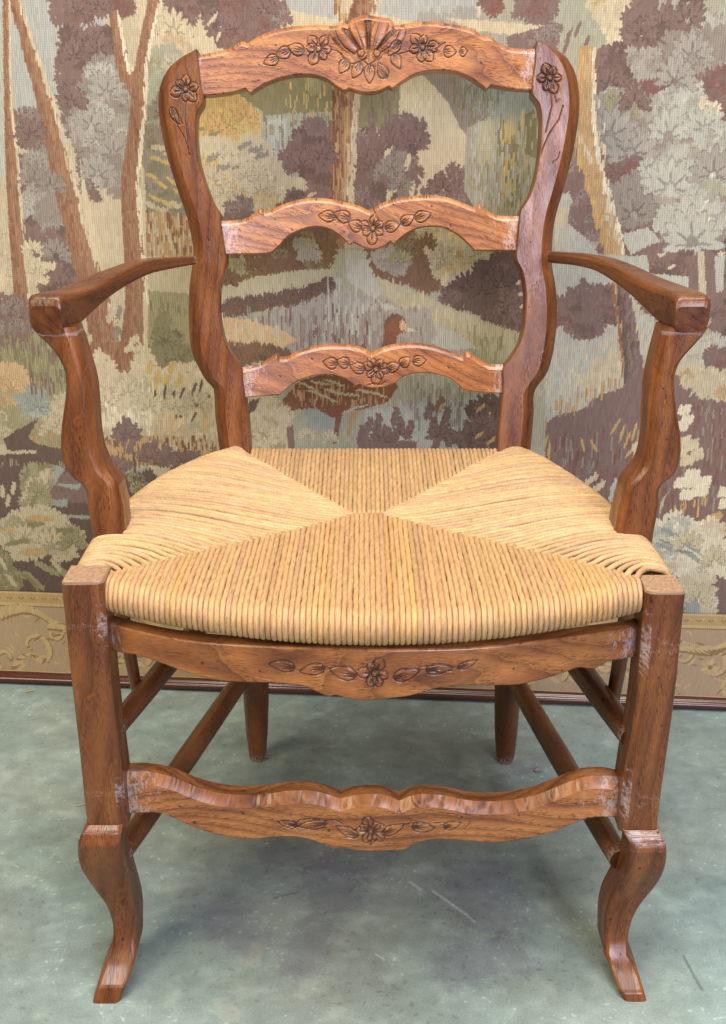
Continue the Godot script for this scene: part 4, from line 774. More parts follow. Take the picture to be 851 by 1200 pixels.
func plank(d: Dictionary) -> ArrayMesh:
	var o: Vector3 = d.o
	var S: Vector3 = d.S
	var W: Vector3 = d.W
	var N: Vector3 = d.N
	var ea: Array = d.a
	var eb: Array = d.b
	var T: float = d.T
	var ca: float = d.get("ca", 0.002)
	var cb: float = d.get("cb", 0.002)
	var cda: float = d.get("cd", ca * 0.85)
	var ds: float = d.get("ds", 0.002)
	var prof: Array = d.get("prof", [])
	var res: Array = d.get("res", [])
	var resx: Array = d.get("resx", [])
	var side: float = float(d.get("resside", "0"))
	var carve := carving(d)
	var shear: float = d.get("shear", 0.0)
	var ss := PackedFloat32Array()
	var s: float = d.s0
	var fine: Array = d.get("fine", [])
	while s < d.s1 - 1e-5:
		ss.append(s)
		s += 0.0009 if not fine.is_empty() and s > fine[0] else ds
	ss.append(d.s1)
	var rows := ss.size()
	var widest := 0.0
	for i in range(0, rows, 4):
		widest = maxf(widest, absf(curve(eb, ss[i]) - curve(ea, ss[i])))
	var nf := maxi(4, int(widest / (0.0009 if carve else 0.003)))
	# columns of each band as [share across the front, offset from a, offset from b, depth]
	var arc := 5
	var bands := [[], [], [], [], [], []]
	bands[0] = [Vector3(0, 0, T), Vector3(0, 0, cda)]
	for k in arc:
		var t := k / float(arc - 1)
		var bulge := sin(PI * t) * (0.03 if d.has("nicks") else 0.13)
		bands[1].append(Vector3(0, ca * (t - bulge * 0.7), cda * (1.0 - t - bulge * 0.7)))
	for k in nf + 1:
		bands[2].append(Vector3(k / float(nf), 0, 0))
	for k in arc:
		var t := k / float(arc - 1)
		var bulge := sin(PI * t) * 0.13
		bands[3].append(Vector3(1, cb * (1.0 - t - bulge * 0.7), cb * 0.85 * (t - bulge * 0.7)))
	bands[4] = [Vector3(1, 0, cb * 0.85), Vector3(1, 0, T)]
	bands[5] = [Vector3(1, 0, T), Vector3(0, 0, T)]
	var wa := PackedFloat32Array()
	var wb := PackedFloat32Array()
	var pf := PackedFloat32Array()
	var centers := PackedVector3Array()
	var rx := PackedFloat32Array()
	var ry := PackedFloat32Array()
	for i in rows:
		wa.append(curve(ea, ss[i]))
		wb.append(curve(eb, ss[i]))
		pf.append(curve(prof, ss[i]) if not prof.is_empty() else 0.0)
		centers.append(o + S * ss[i] + W * (wa[i] + wb[i]) * 0.5 + N * (pf[i] - T * 0.5))
		var x := 0.98
		var turned := 0.0
		for k in res.size():
			if absf(ss[i] - res[k]) < 0.1 and ss[i] < res[k]:
				turned = 0.43 + 0.2 * k
			x = minf(x, absf(ss[i] - res[k]) / (0.05 * (resx[k] if k < resx.size() else 1.0)))
		rx.append(x)
		ry.append(turned)
	var off_u := rng.randf() * 0.1
	var off_v := rng.randf() * 0.35
	var nick_rng := RandomNumberGenerator.new()
	nick_rng.seed = 77
	var nick := PackedFloat32Array()
	nick.resize(rows)
	if d.has("nicks"):
		var i := 30
		while i < rows - 30:
			var deepness := nick_rng.randf_range(0.1, 0.7)
			for k in range(-3, 4):
				nick[i + k] = maxf(nick[i + k], deepness * (1.0 - absf(k) / 4.0))
			i += nick_rng.randi_range(7, 30)
	var b: Builder = Builder.new()
	for bi in 6:
		var cols: int = bands[bi].size()
		var p := PackedVector3Array()
		var u := PackedVector2Array()
		var u2 := PackedVector2Array()
		var cc := PackedColorArray()
		p.resize(rows * cols)
		u.resize(rows * cols)
		u2.resize(rows * cols)
		cc.resize(rows * cols)
		for i in rows:
			var a := wa[i]
			var e := wb[i]
			var dir := 1.0 if e > a else -1.0
			var room := absf(e - a)
			var ka := minf(ca, room * 0.4)
			var kb := minf(cb, room * 0.4)
			var at := o + S * ss[i] + N * pf[i]
			for j in cols:
				var q: Vector3 = bands[bi][j]
				var w := 0.0
				var dep := q.z
				var tone := 1.0
				if bi == 2:
					w = lerpf(a + dir * ka, e - dir * kb, q.x)
					if carve:
						var cv := carve.get_at(ss[i], w)
						dep += cv.x
						tone = 1.0 - 0.8 * cv.y
				elif q.x < 0.5:
					w = a + dir * q.y * (ka / ca)
					if bi == 1 and nick[i] > 0.0:
						var m := sin(PI * j / float(cols - 1)) * nick[i]
						dep += m * 0.0016
						tone = 1.0 - 0.38 * m
				else:
					w = e - dir * q.y * (kb / cb)
				var k := i * cols + j
				p[k] = at + W * w - N * dep
				u[k] = Vector2((ss[i] - ss[0]) / 0.62 + off_u, (w + (dep if q.x > 0.5 else -dep)) / 0.16 + 0.5 + off_v + shear * (ss[i] - ss[0]) / 0.16)
				var x := rx[i]
				if side != 0.0 and bi != (3 if side > 0.0 else 1):
					x += 0.45
				if bi == 5 or bi == 0 and dep > T * 0.9:
					x = 0.98
				u2[k] = Vector2(clampf(x, 0.02, 0.98), w * 5.0 + dep * 5.0 + off_v + ry[i] + (ss[i] * 11.0 + w * 14.0 if side != 0.0 else 0.0))
				var wear := 1.0 - 0.16 * clampf(grain.get_noise_2d(ss[i] * 26.0 + off_v * 90.0, w * 40.0) + 0.25, 0.0, 1.0)
				cc[k] = Color(tone * wear, tone * wear, lerpf(1.0, tone, 0.85) * wear)
		b.band(rows, cols, p, u, u2, cc, centers)
	for end in 2:
		var i := 0 if end == 0 else rows - 1
		var ring := PackedVector3Array()
		var at := o + S * ss[i] + N * pf[i]
		var dir := 1.0 if wb[i] > wa[i] else -1.0
		var ka := minf(ca, absf(wb[i] - wa[i]) * 0.4)
		var kb := minf(cb, absf(wb[i] - wa[i]) * 0.4)
		for bi in 5:
			for q in bands[bi]:
				if bi == 2 and q.x > 0.0 and q.x < 1.0:
					continue
				var w: float = wa[i] + dir * q.y * ka / ca if q.x < 0.5 else wb[i] - dir * q.y * kb / cb
				if bi == 2:
					w = wa[i] + dir * ka if q.x < 0.5 else wb[i] - dir * kb
				ring.append(at + W * w - N * q.z)
		if end == 1 and d.has("top"):
			# sawn end grain, its rim worn round
			var low := ring.duplicate()
			var mid := Vector3.ZERO
			for q in ring:
				mid += q
			mid /= ring.size()
			var p := PackedVector3Array()
			var u := PackedVector2Array()
			var u2 := PackedVector2Array()
			var cc := PackedColorArray()
			var cts := PackedVector3Array()
			for k in 5:
				var t := k / 4.0
				for j in ring.size() + 1:
					var q := ring[j % ring.size()]
					p.append(q + (mid - q) * 0.10 * (1.0 - cos(t * PI / 2)) + S * 0.0035 * sin(t * PI / 2) + S * 0.0012 * grain.get_noise_3d(q.x * 90, q.z * 90, 3.0) * t)
					u.append(Vector2(j * 0.02, k * 0.02 + off_v))
					u2.append(Vector2(0.98, 0.5))
					cc.append(Color(0.85 + 0.15 * t, 0.85 + 0.15 * t, 0.85 + 0.15 * t))
				cts.append(mid - S * 0.01)
			end_grain = Builder.new()
			end_grain.band(5, ring.size() + 1, p, u, u2, cc, cts)
			var top := PackedVector3Array()
			for j in ring.size():
				top.append(p[4 * (ring.size() + 1) + j])
			end_grain.cap(top, S, Color(1, 1, 1), 0.06, 0.98, 0.0008)
		else:
			b.cap(ring, S * (1.0 if end == 1 else -1.0), Color(0.6, 0.6, 0.6))
	return b.mesh()


# ---------------------------------------------------------------- round sections

func tube(pts: PackedVector3Array, radii: PackedFloat32Array, sides: int, tint: Color, vlen := 0.62, vround := 0.5, res_ends := 0.0, twist := 0.0, bump := 0.0) -> ArrayMesh:
	var b: Builder = Builder.new()
	var rows := pts.size()
	var cols := sides + 1
	var p := PackedVector3Array()
	var u := PackedVector2Array()
	var u2 := PackedVector2Array()
	var cc := PackedColorArray()
	p.resize(rows * cols)
	u.resize(rows * cols)
	u2.resize(rows * cols)
	cc.resize(rows * cols)
	var total := 0.0
	for i in rows - 1:
		total += pts[i].distance_to(pts[i + 1])
	var run := 0.0
	var ou := rng.randf() * 0.3
	var ov := rng.randf()
	var phase := rng.randf() * TAU
	var first := PackedVector3Array()
	var last := PackedVector3Array()
	var side := Vector3.ZERO
	for i in rows:
		var dir := (pts[mini(i + 1, rows - 1)] - pts[maxi(i - 1, 0)]).normalized()
		if i == 0:
			side = dir.cross(Vector3.UP if absf(dir.y) < 0.9 else Vector3.BACK).normalized()
		else:
			side = (side - dir * side.dot(dir)).normalized()
			run += pts[i - 1].distance_to(pts[i])
		var up := side.cross(dir)
		var x := 0.98
		if res_ends > 0.0:
			x = clampf(minf(run, total - run) / res_ends, 0.02, 0.98)
		for j in cols:
			var a := TAU * j / sides
			var r := radii[i]
			if bump > 0.0:
				r *= 1.0 + bump * sin(2.0 * a + twist * run + phase) + bump * 0.6 * sin(3.0 * a - twist * 0.7 * run + phase * 2.0)
			var k := i * cols + j
			p[k] = pts[i] + (side * cos(a) + up * sin(a)) * r
			u[k] = Vector2(run / vlen + ou, vround * j / sides + ov)
			u2[k] = Vector2(x, j * 0.1)
			var t := 1.0
			if sides == 8:
				t = (0.95 + 0.05 * sin(2.0 * a + twist * run + phase)) * (1.0 + 0.13 * grain.get_noise_2d(run * 28.0, phase * 9.0) + 0.10 * grain.get_noise_2d(run * 110.0, phase * 9.0 + 40.0))
			cc[k] = Color(minf(1, tint.r * t), minf(1, tint.g * pow(t, 1.3)), minf(1, tint.b * pow(t, 1.6)))
		if i == 0 or i == rows - 1:
			var ring := PackedVector3Array()
			for j in sides:
				ring.append(p[i * cols + j])
			if i == 0:
				first = ring
			else:
				last = ring
	b.band(rows, cols, p, u, u2, cc, pts, true)
	b.cap(first, (pts[0] - pts[1]).normalized(), tint * 0.7)
	b.cap(last, (pts[rows - 1] - pts[rows - 2]).normalized(), tint * 0.7)
	return b.mesh()


func rod(q: Array) -> ArrayMesh:
	# the listed points are joined by a smooth curve
	var n := q.size() / 4
	var c := Curve3D.new()
	var rad := []
	var run := 0.0
	for k in n:
		var at := Vector3(q[4 * k], q[4 * k + 1], q[4 * k + 2])
		if k > 0:
			run += at.distance_to(c.get_point_position(k - 1))
		c.add_point(at)
		rad.append_array([run, q[4 * k + 3]])
	var pts := PackedVector3Array()
	var radii := PackedFloat32Array()
	var m := 36
	for i in m + 1:
		var t := run * i / m
		pts.append(c.sample_baked(t, true))
		radii.append(curve(rad, t) * (1.0 + 0.012 * grain.get_noise_1d(t * 60.0)))
	return tube(pts, radii, 20, Color(0.9, 0.9, 0.9), 0.62, 0.45, 0.03)


func arm_mesh(q: Array, outward: float) -> ArrayMesh:
	var n := q.size() / 5
	var keys := []
	for c in 5:
		keys.append([])
	for k in n:
		for c in 5:
			keys[c].append_array([float(k), q[5 * k + c]])
	var m := 60
	var secs := []
	for i in m + 1:
		var t := (n - 1) * i / float(m)
		secs.append([Vector3(curve(keys[0], t), curve(keys[1], t), curve(keys[2], t)), curve(keys[3], t), curve(keys[4], t)])
	# rounded nose
	var tip: Array = secs[m]
	var ahead: Vector3 = (tip[0] - secs[m - 4][0])
	ahead.y = 0.0
	ahead = (ahead.normalized() * 0.4 + Vector3(0, 0, 0.6)).normalized()
	for k in range(1, 7):
		var t := k / 6.0
		var drop := 0.010 * (1.0 - sqrt(maxf(0.0, 1.0 - t * t)))
		secs.append([tip[0] + ahead * 0.010 * t - Vector3(0, drop, 0), tip[1] + drop * 0.1, tip[2] - drop * 0.3])
	var rows := secs.size()
	var b: Builder = Builder.new()
	var rings := []
	var centers := PackedVector3Array()
	for i in rows:
		var s: Array = secs[i]
		var fw: Vector3 = (secs[mini(i + 1, rows - 1)][0] - secs[maxi(i - 1, 0)][0])
		if i > m - 3:
			fw = ahead
		fw.y = 0.0
		fw = fw.normalized()
		var out := Vector3.UP.cross(fw) * outward
		out = (out * 0.6 + Vector3(signf(out.x), 0, 0) * 0.4).normalized()
		var h: float = s[0].y - s[1]
		var w: float = s[2]
		var r := minf(0.0062, h * 0.3)
		var ring := []
		for corner in [[0.0, 0.0, PI], [0.0, 1.0, PI / 2], [1.0, 1.0, 0.0], [1.0, 0.0, -PI / 2]]:
			if corner[0] > 0.5 and corner[1] < 0.5:
				r = minf(0.013, h * 0.5)
			var cx: float = lerpf(r, w - r, corner[0])
			var cy: float = lerpf(-h + r, -r, corner[1])
			for k in 4:
				# going round: inner bottom, inner top, outer top, outer bottom
				var a: float = corner[2] + [1.0, 1.0, 1.0, 1.0][k] * (PI / 2 - PI / 2 * k / 3.0)
				ring.append(s[0] + out * (cx + r * cos(a)) + Vector3(0, cy + r * sin(a), 0))
		rings.append(ring)
		centers.append(s[0] + out * w * 0.5 - Vector3(0, h * 0.5, 0))
	var ov := rng.randf()
	for band in 8:
		var from := (band / 2) * 4 + (0 if band % 2 == 0 else 3)
		var count := 4 if band % 2 == 0 else 2
		var p := PackedVector3Array()
		var u := PackedVector2Array()
		var u2 := PackedVector2Array()
		var cc := PackedColorArray()
		for i in rows:
			for j in count:
				var q3: Vector3 = rings[i][(from + j) % 16]
				p.append(q3)
				u.append(Vector2(i * 0.0075, ((from + j) * 0.007) / 0.16 + ov))
				u2.append(Vector2(clampf(i / 6.0, 0.02, 0.98), j * 0.1))
				var k := 0.74 + 0.14 * grain.get_noise_3d(q3.x * 30, q3.y * 40, q3.z * 20)
				cc.append(Color(k, k * 0.94, k * 0.86))
		b.band(rows, count, p, u, u2, cc, centers)
	b.cap(PackedVector3Array(rings[rows - 1]), ahead, Color(0.62, 0.58, 0.56))
	b.cap(PackedVector3Array(rings[0]), Vector3(0, 0, -1), Color(0.6, 0.6, 0.6))
	return b.mesh()


# ---------------------------------------------------------------- materials

func wood_images(seed_: int, rings: float, warp: float, pores: float, contrast: float) -> Array:
	var w := 1024
	var h := 320
	var col := PackedByteArray()
	var hgt := PackedByteArray()
	col.resize(w * h * 3)
	hgt.resize(w * h)
	var n := FastNoiseLite.new()
	n.seed = seed_
	n.frequency = 1.0
	n.fractal_type = FastNoiseLite.FRACTAL_NONE
	for y in h:
		var v := y / float(h)
		for x in w:
			var u := x / float(w)
			var big := n.get_noise_2d(u * 1.7 + 3.0, v * 1.1)
			var f := v * rings + warp * big + 0.16 * n.get_noise_2d(u * 9.0, v * 9.0)
			var r := f - floorf(f)
			var late := r * r * r * (1.0 - smoothstep(0.94, 1.0, r))
			var early := 1.0 - smoothstep(0.0, 0.55, r)
			var fibre := n.get_noise_2d(u * 42.0 + 9.0, v * 150.0)
			var pore := smoothstep(0.30, 0.62, n.get_noise_2d(u * 60.0, v * 260.0 + 40.0)) * (0.25 + 0.75 * early) * pores
			var tone := n.get_noise_2d(u * 5.0 + 20.0, v * 6.0)
			var k := 1.0 - 0.42 * late * contrast - 0.10 * early * contrast + 0.10 * fibre - 0.55 * pore + 0.16 * tone
			k = clampf(k, 0.2, 1.25)
			var red := 160.0 * pow(k, 0.9)
			var green := 102.0 * pow(k, 1.05) + 3.0 * tone
			var blue := 61.0 * pow(k, 1.08)
			var i := y * w + x
			col[i * 3] = int(clampf(red, 0, 255))
			col[i * 3 + 1] = int(clampf(green, 0, 255))
			col[i * 3 + 2] = int(clampf(blue, 0, 255))
			hgt[i] = int(clampf(200.0 - 130.0 * pore - 40.0 * late + 30.0 * fibre, 0, 255))
	# dents and pale scratches, mostly along the grain
	var sr := RandomNumberGenerator.new()
	sr.seed = seed_
	for k in 90:
		var x0 := sr.randf() * w
		var y0 := sr.randf() * h
		var l := sr.randi_range(6, 46)
		var dy := sr.randf_range(-0.25, 0.25)
		var pale := sr.randf() < 0.45
		for j in l:
			var i := (posmod(int(y0 + dy * j), h) * w + posmod(int(x0) + j, w))
			for c in 3:
				col[i * 3 + c] = mini(255, int(col[i * 3 + c] * (1.0 if pale else 0.66) + (34.0 if pale else 0.0)))
	for k in 40:
		var x0 := sr.randi_range(4, w - 5)
		var y0 := sr.randi_range(4, h - 5)
		var rad := sr.randi_range(1, 3)
		for y in range(-rad, rad + 1):
			for x in range(-rad, rad + 1):
				if x * x + y * y <= rad * rad:
					var i := (y0 + y) * w + x0 + x
					for c in 3:
						col[i * 3 + c] = int(col[i * 3 + c] * 0.55)
					hgt[i] = 40
	return [Image.create_from_data(w, h, false, Image.FORMAT_RGB8, col), Image.create_from_data(w, h, false, Image.FORMAT_L8, hgt)]


func wood(seed_: int, rings: float, warp: float, pores: float, contrast: float, tint: Color, wax: Texture2D) -> StandardMaterial3D:
	var im := wood_images(seed_, rings, warp, pores, contrast)
	var m := StandardMaterial3D.new()
	m.albedo_texture = ImageTexture.create_from_image(im[0])
	m.albedo_color = tint
	m.vertex_color_use_as_albedo = true
	m.roughness = 0.43
	m.roughness_texture = rough_map
	m.roughness_texture_channel = BaseMaterial3D.TEXTURE_CHANNEL_RED
	m.metallic_specular = 0.5
	m.heightmap_enabled = true
	m.heightmap_texture = ImageTexture.create_from_image(im[1])
	m.heightmap_scale = 0.03
	m.detail_enabled = true
	m.detail_albedo = wax
	m.detail_uv_layer = BaseMaterial3D.DETAIL_UV_2
	m.detail_blend_mode = BaseMaterial3D.BLEND_MODE_MIX
	return m


func make_materials() -> void:
	# pale wax and glue left in the joints: opacity falls away from the joint
	var wi := Image.create(192, 192, false, Image.FORMAT_RGBA8)
	var n := FastNoiseLite.new()
	n.seed = 3
	n.frequency = 1.0
	for y in 192:
		for x in 192:
			var d := x / 191.0
			var k := n.get_noise_2d(x * 0.028, y * 0.045) * 0.55 + n.get_noise_2d(x * 0.11, y * 0.17) * 0.4 + n.get_noise_2d(x * 0.4, y * 0.45) * 0.3
			var a := smoothstep(0.0, 0.38, k + 0.26 - d * 0.85) * 0.55 * (1.0 - smoothstep(0.5, 0.85, d))
			var g := 0.72 + 0.12 * n.get_noise_2d(x * 0.3, y * 0.3)
			wi.set_pixel(x, y, Color(g, g * 0.96, g * 0.98, clampf(a, 0, 1)))
	var wax := ImageTexture.create_from_image(wi)
	var ri0 := Image.create(256, 128, false, Image.FORMAT_L8)
	for y in 128:
		for x in 256:
			var k := 0.74 + 0.32 * n.get_noise_2d(x * 0.035, y * 0.06 + 7.0) + 0.16 * n.get_noise_2d(x * 0.2, y * 0.3)
			ri0.set_pixel(x, y, Color.from_hsv(0, 0, clampf(k, 0.42, 1)))
	rough_map = ImageTexture.create_from_image(ri0)
	wood_a = wood(2, 8.0, 1.6, 0.8, 0.7, Color(0.76, 0.72, 0.66), wax)
	wood_b = wood(14, 9.0, 3.4, 1.0, 0.95, Color(1.05, 1.07, 1.04), wax)
	wood_c = wood(31, 6.0, 3.0, 0.8, 0.8, Color(1.0, 1.0, 0.94), wax)
	wood_rod = wood(47, 5.0, 0.8, 0.5, 0.6, Color(0.72, 0.68, 0.64), wax)
	var ei := Image.create(128, 128, false, Image.FORMAT_RGB8)
	for y in 128:
		for x in 128:
			var k := 0.86 + 0.22 * n.get_noise_2d(x * 0.05 + y * 0.02, y * 0.16 - x * 0.08) + 0.16 * n.get_noise_2d(x * 0.3, y * 0.4) - 0.25 * smoothstep(0.35, 0.6, n.get_noise_2d(x * 0.12 + 40.0, y * 0.2))
			ei.set_pixel(x, y, Color(clampf(0.68 * k, 0, 1), clampf(0.54 * k, 0, 1), clampf(0.42 * k, 0, 1)))
	end_mat = StandardMaterial3D.new()
	end_mat.albedo_texture = ImageTexture.create_from_image(ei)
	end_mat.vertex_color_use_as_albedo = true
	end_mat.roughness = 0.6
	# rush: twisted fibres
	var ri := Image.create(256, 128, false, Image.FORMAT_RGB8)
	var rh := Image.create(256, 128, false, Image.FORMAT_L8)
	for y in 128:
		for x in 256:
			var u := x / 256.0
			var v := y / 128.0
			var slant := v * 3.0 + u * 2.0
			var fib := n.get_noise_2d(slant * 14.0, u * 9.0 - v * 2.0)
			var nick := fposmod(v * 7.0 + u * 1.4 + 1.2 * n.get_noise_2d(v * 3.0, u * 2.0 + 60.0), 1.0)
			var crease := (1.0 - smoothstep(0.02, 0.07, nick)) * smoothstep(0.0, 0.3, n.get_noise_2d(u * 3.0 + 9.0, v * 8.0))
			var spot := smoothstep(0.5, 0.7, n.get_noise_2d(u * 14.0 + 50.0, v * 6.0))
			var k := 0.9 + 0.16 * fib - 0.5 * crease - 0.12 * spot
			ri.set_pixel(x, y, Color(clampf(0.90 * k, 0, 1), clampf(0.74 * pow(k, 1.15), 0, 1), clampf(0.50 * pow(k, 1.35), 0, 1)))
			rh.set_pixel(x, y, Color.from_hsv(0, 0, clampf(0.6 + 0.4 * fib - 0.4 * crease, 0, 1)))
	rush_mat = StandardMaterial3D.new()
	rush_mat.albedo_texture = ImageTexture.create_from_image(ri)
	rush_mat.vertex_color_use_as_albedo = true
	rush_mat.roughness = 0.5
	rush_mat.metallic_specular = 0.4
	rush_mat.heightmap_enabled = true
	rush_mat.heightmap_texture = ImageTexture.create_from_image(rh)
	rush_mat.heightmap_scale = 0.04
	# the side cords lie straighter: long fibres, few creases
	var si := Image.create(256, 128, false, Image.FORMAT_RGB8)
	for y in 128:
		for x in 256:
			var fib := n.get_noise_2d(x * 0.22, y * 0.03)
			var spot := smoothstep(0.5, 0.75, n.get_noise_2d(x * 0.06 + 50.0, y * 0.12))
			var line := smoothstep(0.45, 0.7, n.get_noise_2d(x * 0.14 + 9.0, y * 0.03 + 80.0))
			var k := 0.94 + 0.14 * fib - 0.14 * spot - 0.3 * line
			si.set_pixel(x, y, Color(clampf(0.90 * k, 0, 1), clampf(0.74 * pow(k, 1.15), 0, 1), clampf(0.50 * pow(k, 1.35), 0, 1)))
	rush_side = rush_mat.duplicate()
	rush_side.albedo_texture = ImageTexture.create_from_image(si)
	rush_side.heightmap_enabled = false


# ---------------------------------------------------------------- setting

func make_setting() -> void:
	# floor: one sheet of worn, greenish concrete
	var w := 1500
	var h := 1500
	var span := 1.8
	var at := Vector2(-0.9, -1.1)
	var im := Image.create(w, h, false, Image.FORMAT_RGBF)
	var n := FastNoiseLite.new()
	n.seed = 21
	n.frequency = 1.0
	n.fractal_octaves = 4
	var fine := FastNoiseLite.new()
	fine.seed = 8
	fine.frequency = 1.0
	fine.fractal_type = FastNoiseLite.FRACTAL_NONE
	var buf := PackedFloat32Array()
	buf.resize(w * h * 3)
	for y in h:
		for x in w:
			var px := x * span / w
			var py := y * span / h
			var a := n.get_noise_2d(px * 2.2, py * 2.2)
			var b := n.get_noise_2d(px * 7.5 + 30.0, py * 9.0)
			var c := n.get_noise_2d(px * 30.0, py * 34.0 + 9.0)
			var g := fine.get_noise_2d(px * 420.0, py * 420.0)
			var k := 1.0 + 0.09 * a + 0.10 * b + 0.08 * c + 0.085 * g
			var hue := n.get_noise_2d(px * 3.1 + 70.0, py * 3.1)
			var pale := smoothstep(0.1, 0.6, n.get_noise_2d(px * 15.0 + 5.0, py * 17.0)) * 0.05
			var fleck := smoothstep(0.66, 0.8, fine.get_noise_2d(px * 120.0, py * 110.0)) * smoothstep(0.0, 0.3, b) * 0.10
			var pit := smoothstep(0.6, 0.75, fine.get_noise_2d(px * 90.0 + 40.0, py * 100.0)) * smoothstep(0.0, 0.3, -b + 0.12) * 0.10
			var i := (y * w + x) * 3
			buf[i] = (0.50 + 0.02 * hue) * (k - pit) + pale + fleck
			buf[i + 1] = (0.557 - 0.005 * hue) * (k - pit) + pale + fleck
			buf[i + 2] = (0.538 - 0.02 * hue) * (k - pit * 0.9) + pale * 0.85 + fleck
	for mark in floor_marks():
		var pts: Array = mark[2]
		var wd: float = mark[1]
		var mrng := RandomNumberGenerator.new()
		mrng.seed = int(pts[0] * 9999.0) + 40000
		for k in range(0, pts.size() - 2, 2):
			var p0 := Vector2(pts[k], pts[k + 1])
			var p1 := Vector2(pts[k + 2], pts[k + 3])
			var lo := ((p0.min(p1) - Vector2(wd, wd) * 2.0 - at) / span * w).floor()
			var hi := ((p0.max(p1) + Vector2(wd, wd) * 2.0 - at) / span * w).ceil()
			for y in range(maxi(0, int(lo.y)), mini(h, int(hi.y))):
				for x in range(maxi(0, int(lo.x)), mini(w, int(hi.x))):
					var q := Vector2(x, y) * span / w + at
					var t := clampf((q - p0).dot(p1 - p0) / (p1 - p0).length_squared(), 0, 1)
					var dist := q.distance_to(p0.lerp(p1, t))
					var rough := 1.0 + 0.5 * n.get_noise_2d(q.x * 40.0, q.y * 40.0) + 0.3 * fine.get_noise_2d(q.x * 160.0, q.y * 160.0)
					var e := 1.0 - dist / (wd * rough)
					if e <= 0.0:
						continue
					e = minf(1.0, e * 2.2)
					var i := (y * w + x) * 3
					var to := Vector3(buf[i], buf[i + 1], buf[i + 2])
					match mark[0]:
						"crack":
							to = to.lerp(Vector3(0.34, 0.38, 0.33) if dist < wd * 0.5 else Vector3(0.66, 0.68, 0.6), e * 0.6 * clampf(0.7 + n.get_noise_2d(q.x * 25.0, 4.0), 0.1, 1.0))
						"scratch":
							to = to.lerp(Vector3(0.82, 0.83, 0.8), e * 0.45)
						"dark":
							to = to.lerp(Vector3(0.3, 0.33, 0.33), e * 0.5)
						"blotch":
							to = to.lerp(Vector3(0.7, 0.7, 0.62), e * 0.28)
						"stain":
							to = to.lerp(Vector3(to.x * 0.84, to.y * 0.78, to.z * 0.87), minf(1.0, e * e * 0.45))
					buf[i] = to.x
					buf[i + 1] = to.y
					buf[i + 2] = to.z
	var bytes := PackedByteArray()
	bytes.resize(w * h * 3)
	for i in buf.size():
		bytes[i] = int(clampf(buf[i], 0.0, 1.0) * 255.0)
	var m := StandardMaterial3D.new()
	m.albedo_texture = ImageTexture.create_from_image(Image.create_from_data(w, h, false, Image.FORMAT_RGB8, bytes))
	m.roughness = 0.62
	m.metallic_specular = 0.35
	var st := SurfaceTool.new()
	st.begin(Mesh.PRIMITIVE_TRIANGLES)
	var lo := Vector2(-4.5, -4.7)
	var hi := Vector2(4.5, 4.3)
	for q in [Vector2(lo.x, lo.y), Vector2(hi.x, lo.y), Vector2(hi.x, hi.y), Vector2(lo.x, lo.y), Vector2(hi.x, hi.y), Vector2(lo.x, hi.y)]:
		st.set_normal(Vector3.UP)
		st.set_uv((q - at) / span)
		st.add_vertex(Vector3(q.x, 0, q.y))
	var floor_ := put("floor", st.commit(), m, self)
	tag(floor_, "worn grey green concrete floor with stains, scratches and a hairline crack", "floor", "", "structure")
	# the wall the tapestry hangs on
	var wm := StandardMaterial3D.new()
	wm.albedo_color = Color(0.72, 0.70, 0.66)
	wm.roughness = 0.9
	var box := BoxMesh.new()
	box.size = Vector3(6.0, 3.0, 0.12)
	var wall := put("wall", box, wm, self)
	wall.position = WALL_AT + Vector3(0.5, 1.5, 0.0) + Basis(Vector3.UP, WALL_TURN) * Vector3(0, 0, -0.085)
	wall.rotation.y = WALL_TURN
	tag(wall, "plain pale wall behind the hanging tapestry", "wall", "", "structure")


# ---------------------------------------------------------------- tapestry

const TAP_LEFT := 350
const TAP_TOP := 1450
const TAP_W := 1850
const BORDER := 154
var weave: Image


func spot(x: float, y: float, rx: float, ry: float, ang: float, c: Color) -> void:
	# filled turned ellipse, in picture pixels
	var ca := cos(ang)
	var sa := sin(ang)
	var a := 1.0 / (rx * rx)
	var b := 1.0 / (ry * ry)
	var A := ca * ca * a + sa * sa * b
	var B := 2.0 * ca * sa * (a - b)
	var C := sa * sa * a + ca * ca * b
	var hgt := sqrt(maxf(0.0, 4.0 * A / maxf(1e-9, 4.0 * A * C - B * B)))
	for j in range(int(-hgt), int(hgt) + 1):
		var disc := B * B * j * j - 4.0 * A * (C * j * j - 1.0)
		if disc <= 0.0:
			continue
		var x0 := (-B * j - sqrt(disc)) / (2.0 * A)
		var x1 := (-B * j + sqrt(disc)) / (2.0 * A)
		weave.fill_rect(Rect2i(int(x + x0), int(y) + j, maxi(1, int(x1 - x0)), 1), c)


func poly(pts: PackedVector2Array, c: Color) -> void:
	var lo := 1e9
	var hi := -1e9
	for p in pts:
		lo = minf(lo, p.y)
		hi = maxf(hi, p.y)
	for y in range(maxi(0, int(lo)), mini(TAP_TOP, int(hi) + 1)):
		var xs := []
		for k in pts.size():
			var a := pts[k]
			var b: Vector2 = pts[(k + 1) % pts.size()]
			if (a.y <= y) != (b.y <= y):
				xs.append(a.x + (y - a.y) * (b.x - a.x) / (b.y - a.y))
		xs.sort()
		for k in range(0, xs.size() - 1, 2):
			var j := rng.randf_range(-0.6, 0.6)
			weave.fill_rect(Rect2i(int(xs[k] + j), y, maxi(1, int(xs[k + 1] - xs[k])), 1), c)


func inside(pts: PackedVector2Array) -> Vector2:
	var box := Rect2(pts[0], Vector2.ZERO)
	for p in pts:
		box = box.expand(p)
	for t in 40:
		var q := Vector2(rng.randf_range(box.position.x, box.end.x), rng.randf_range(box.position.y, box.end.y))
		if Geometry2D.is_point_in_polygon(q, pts):
			return q
	return box.get_center()


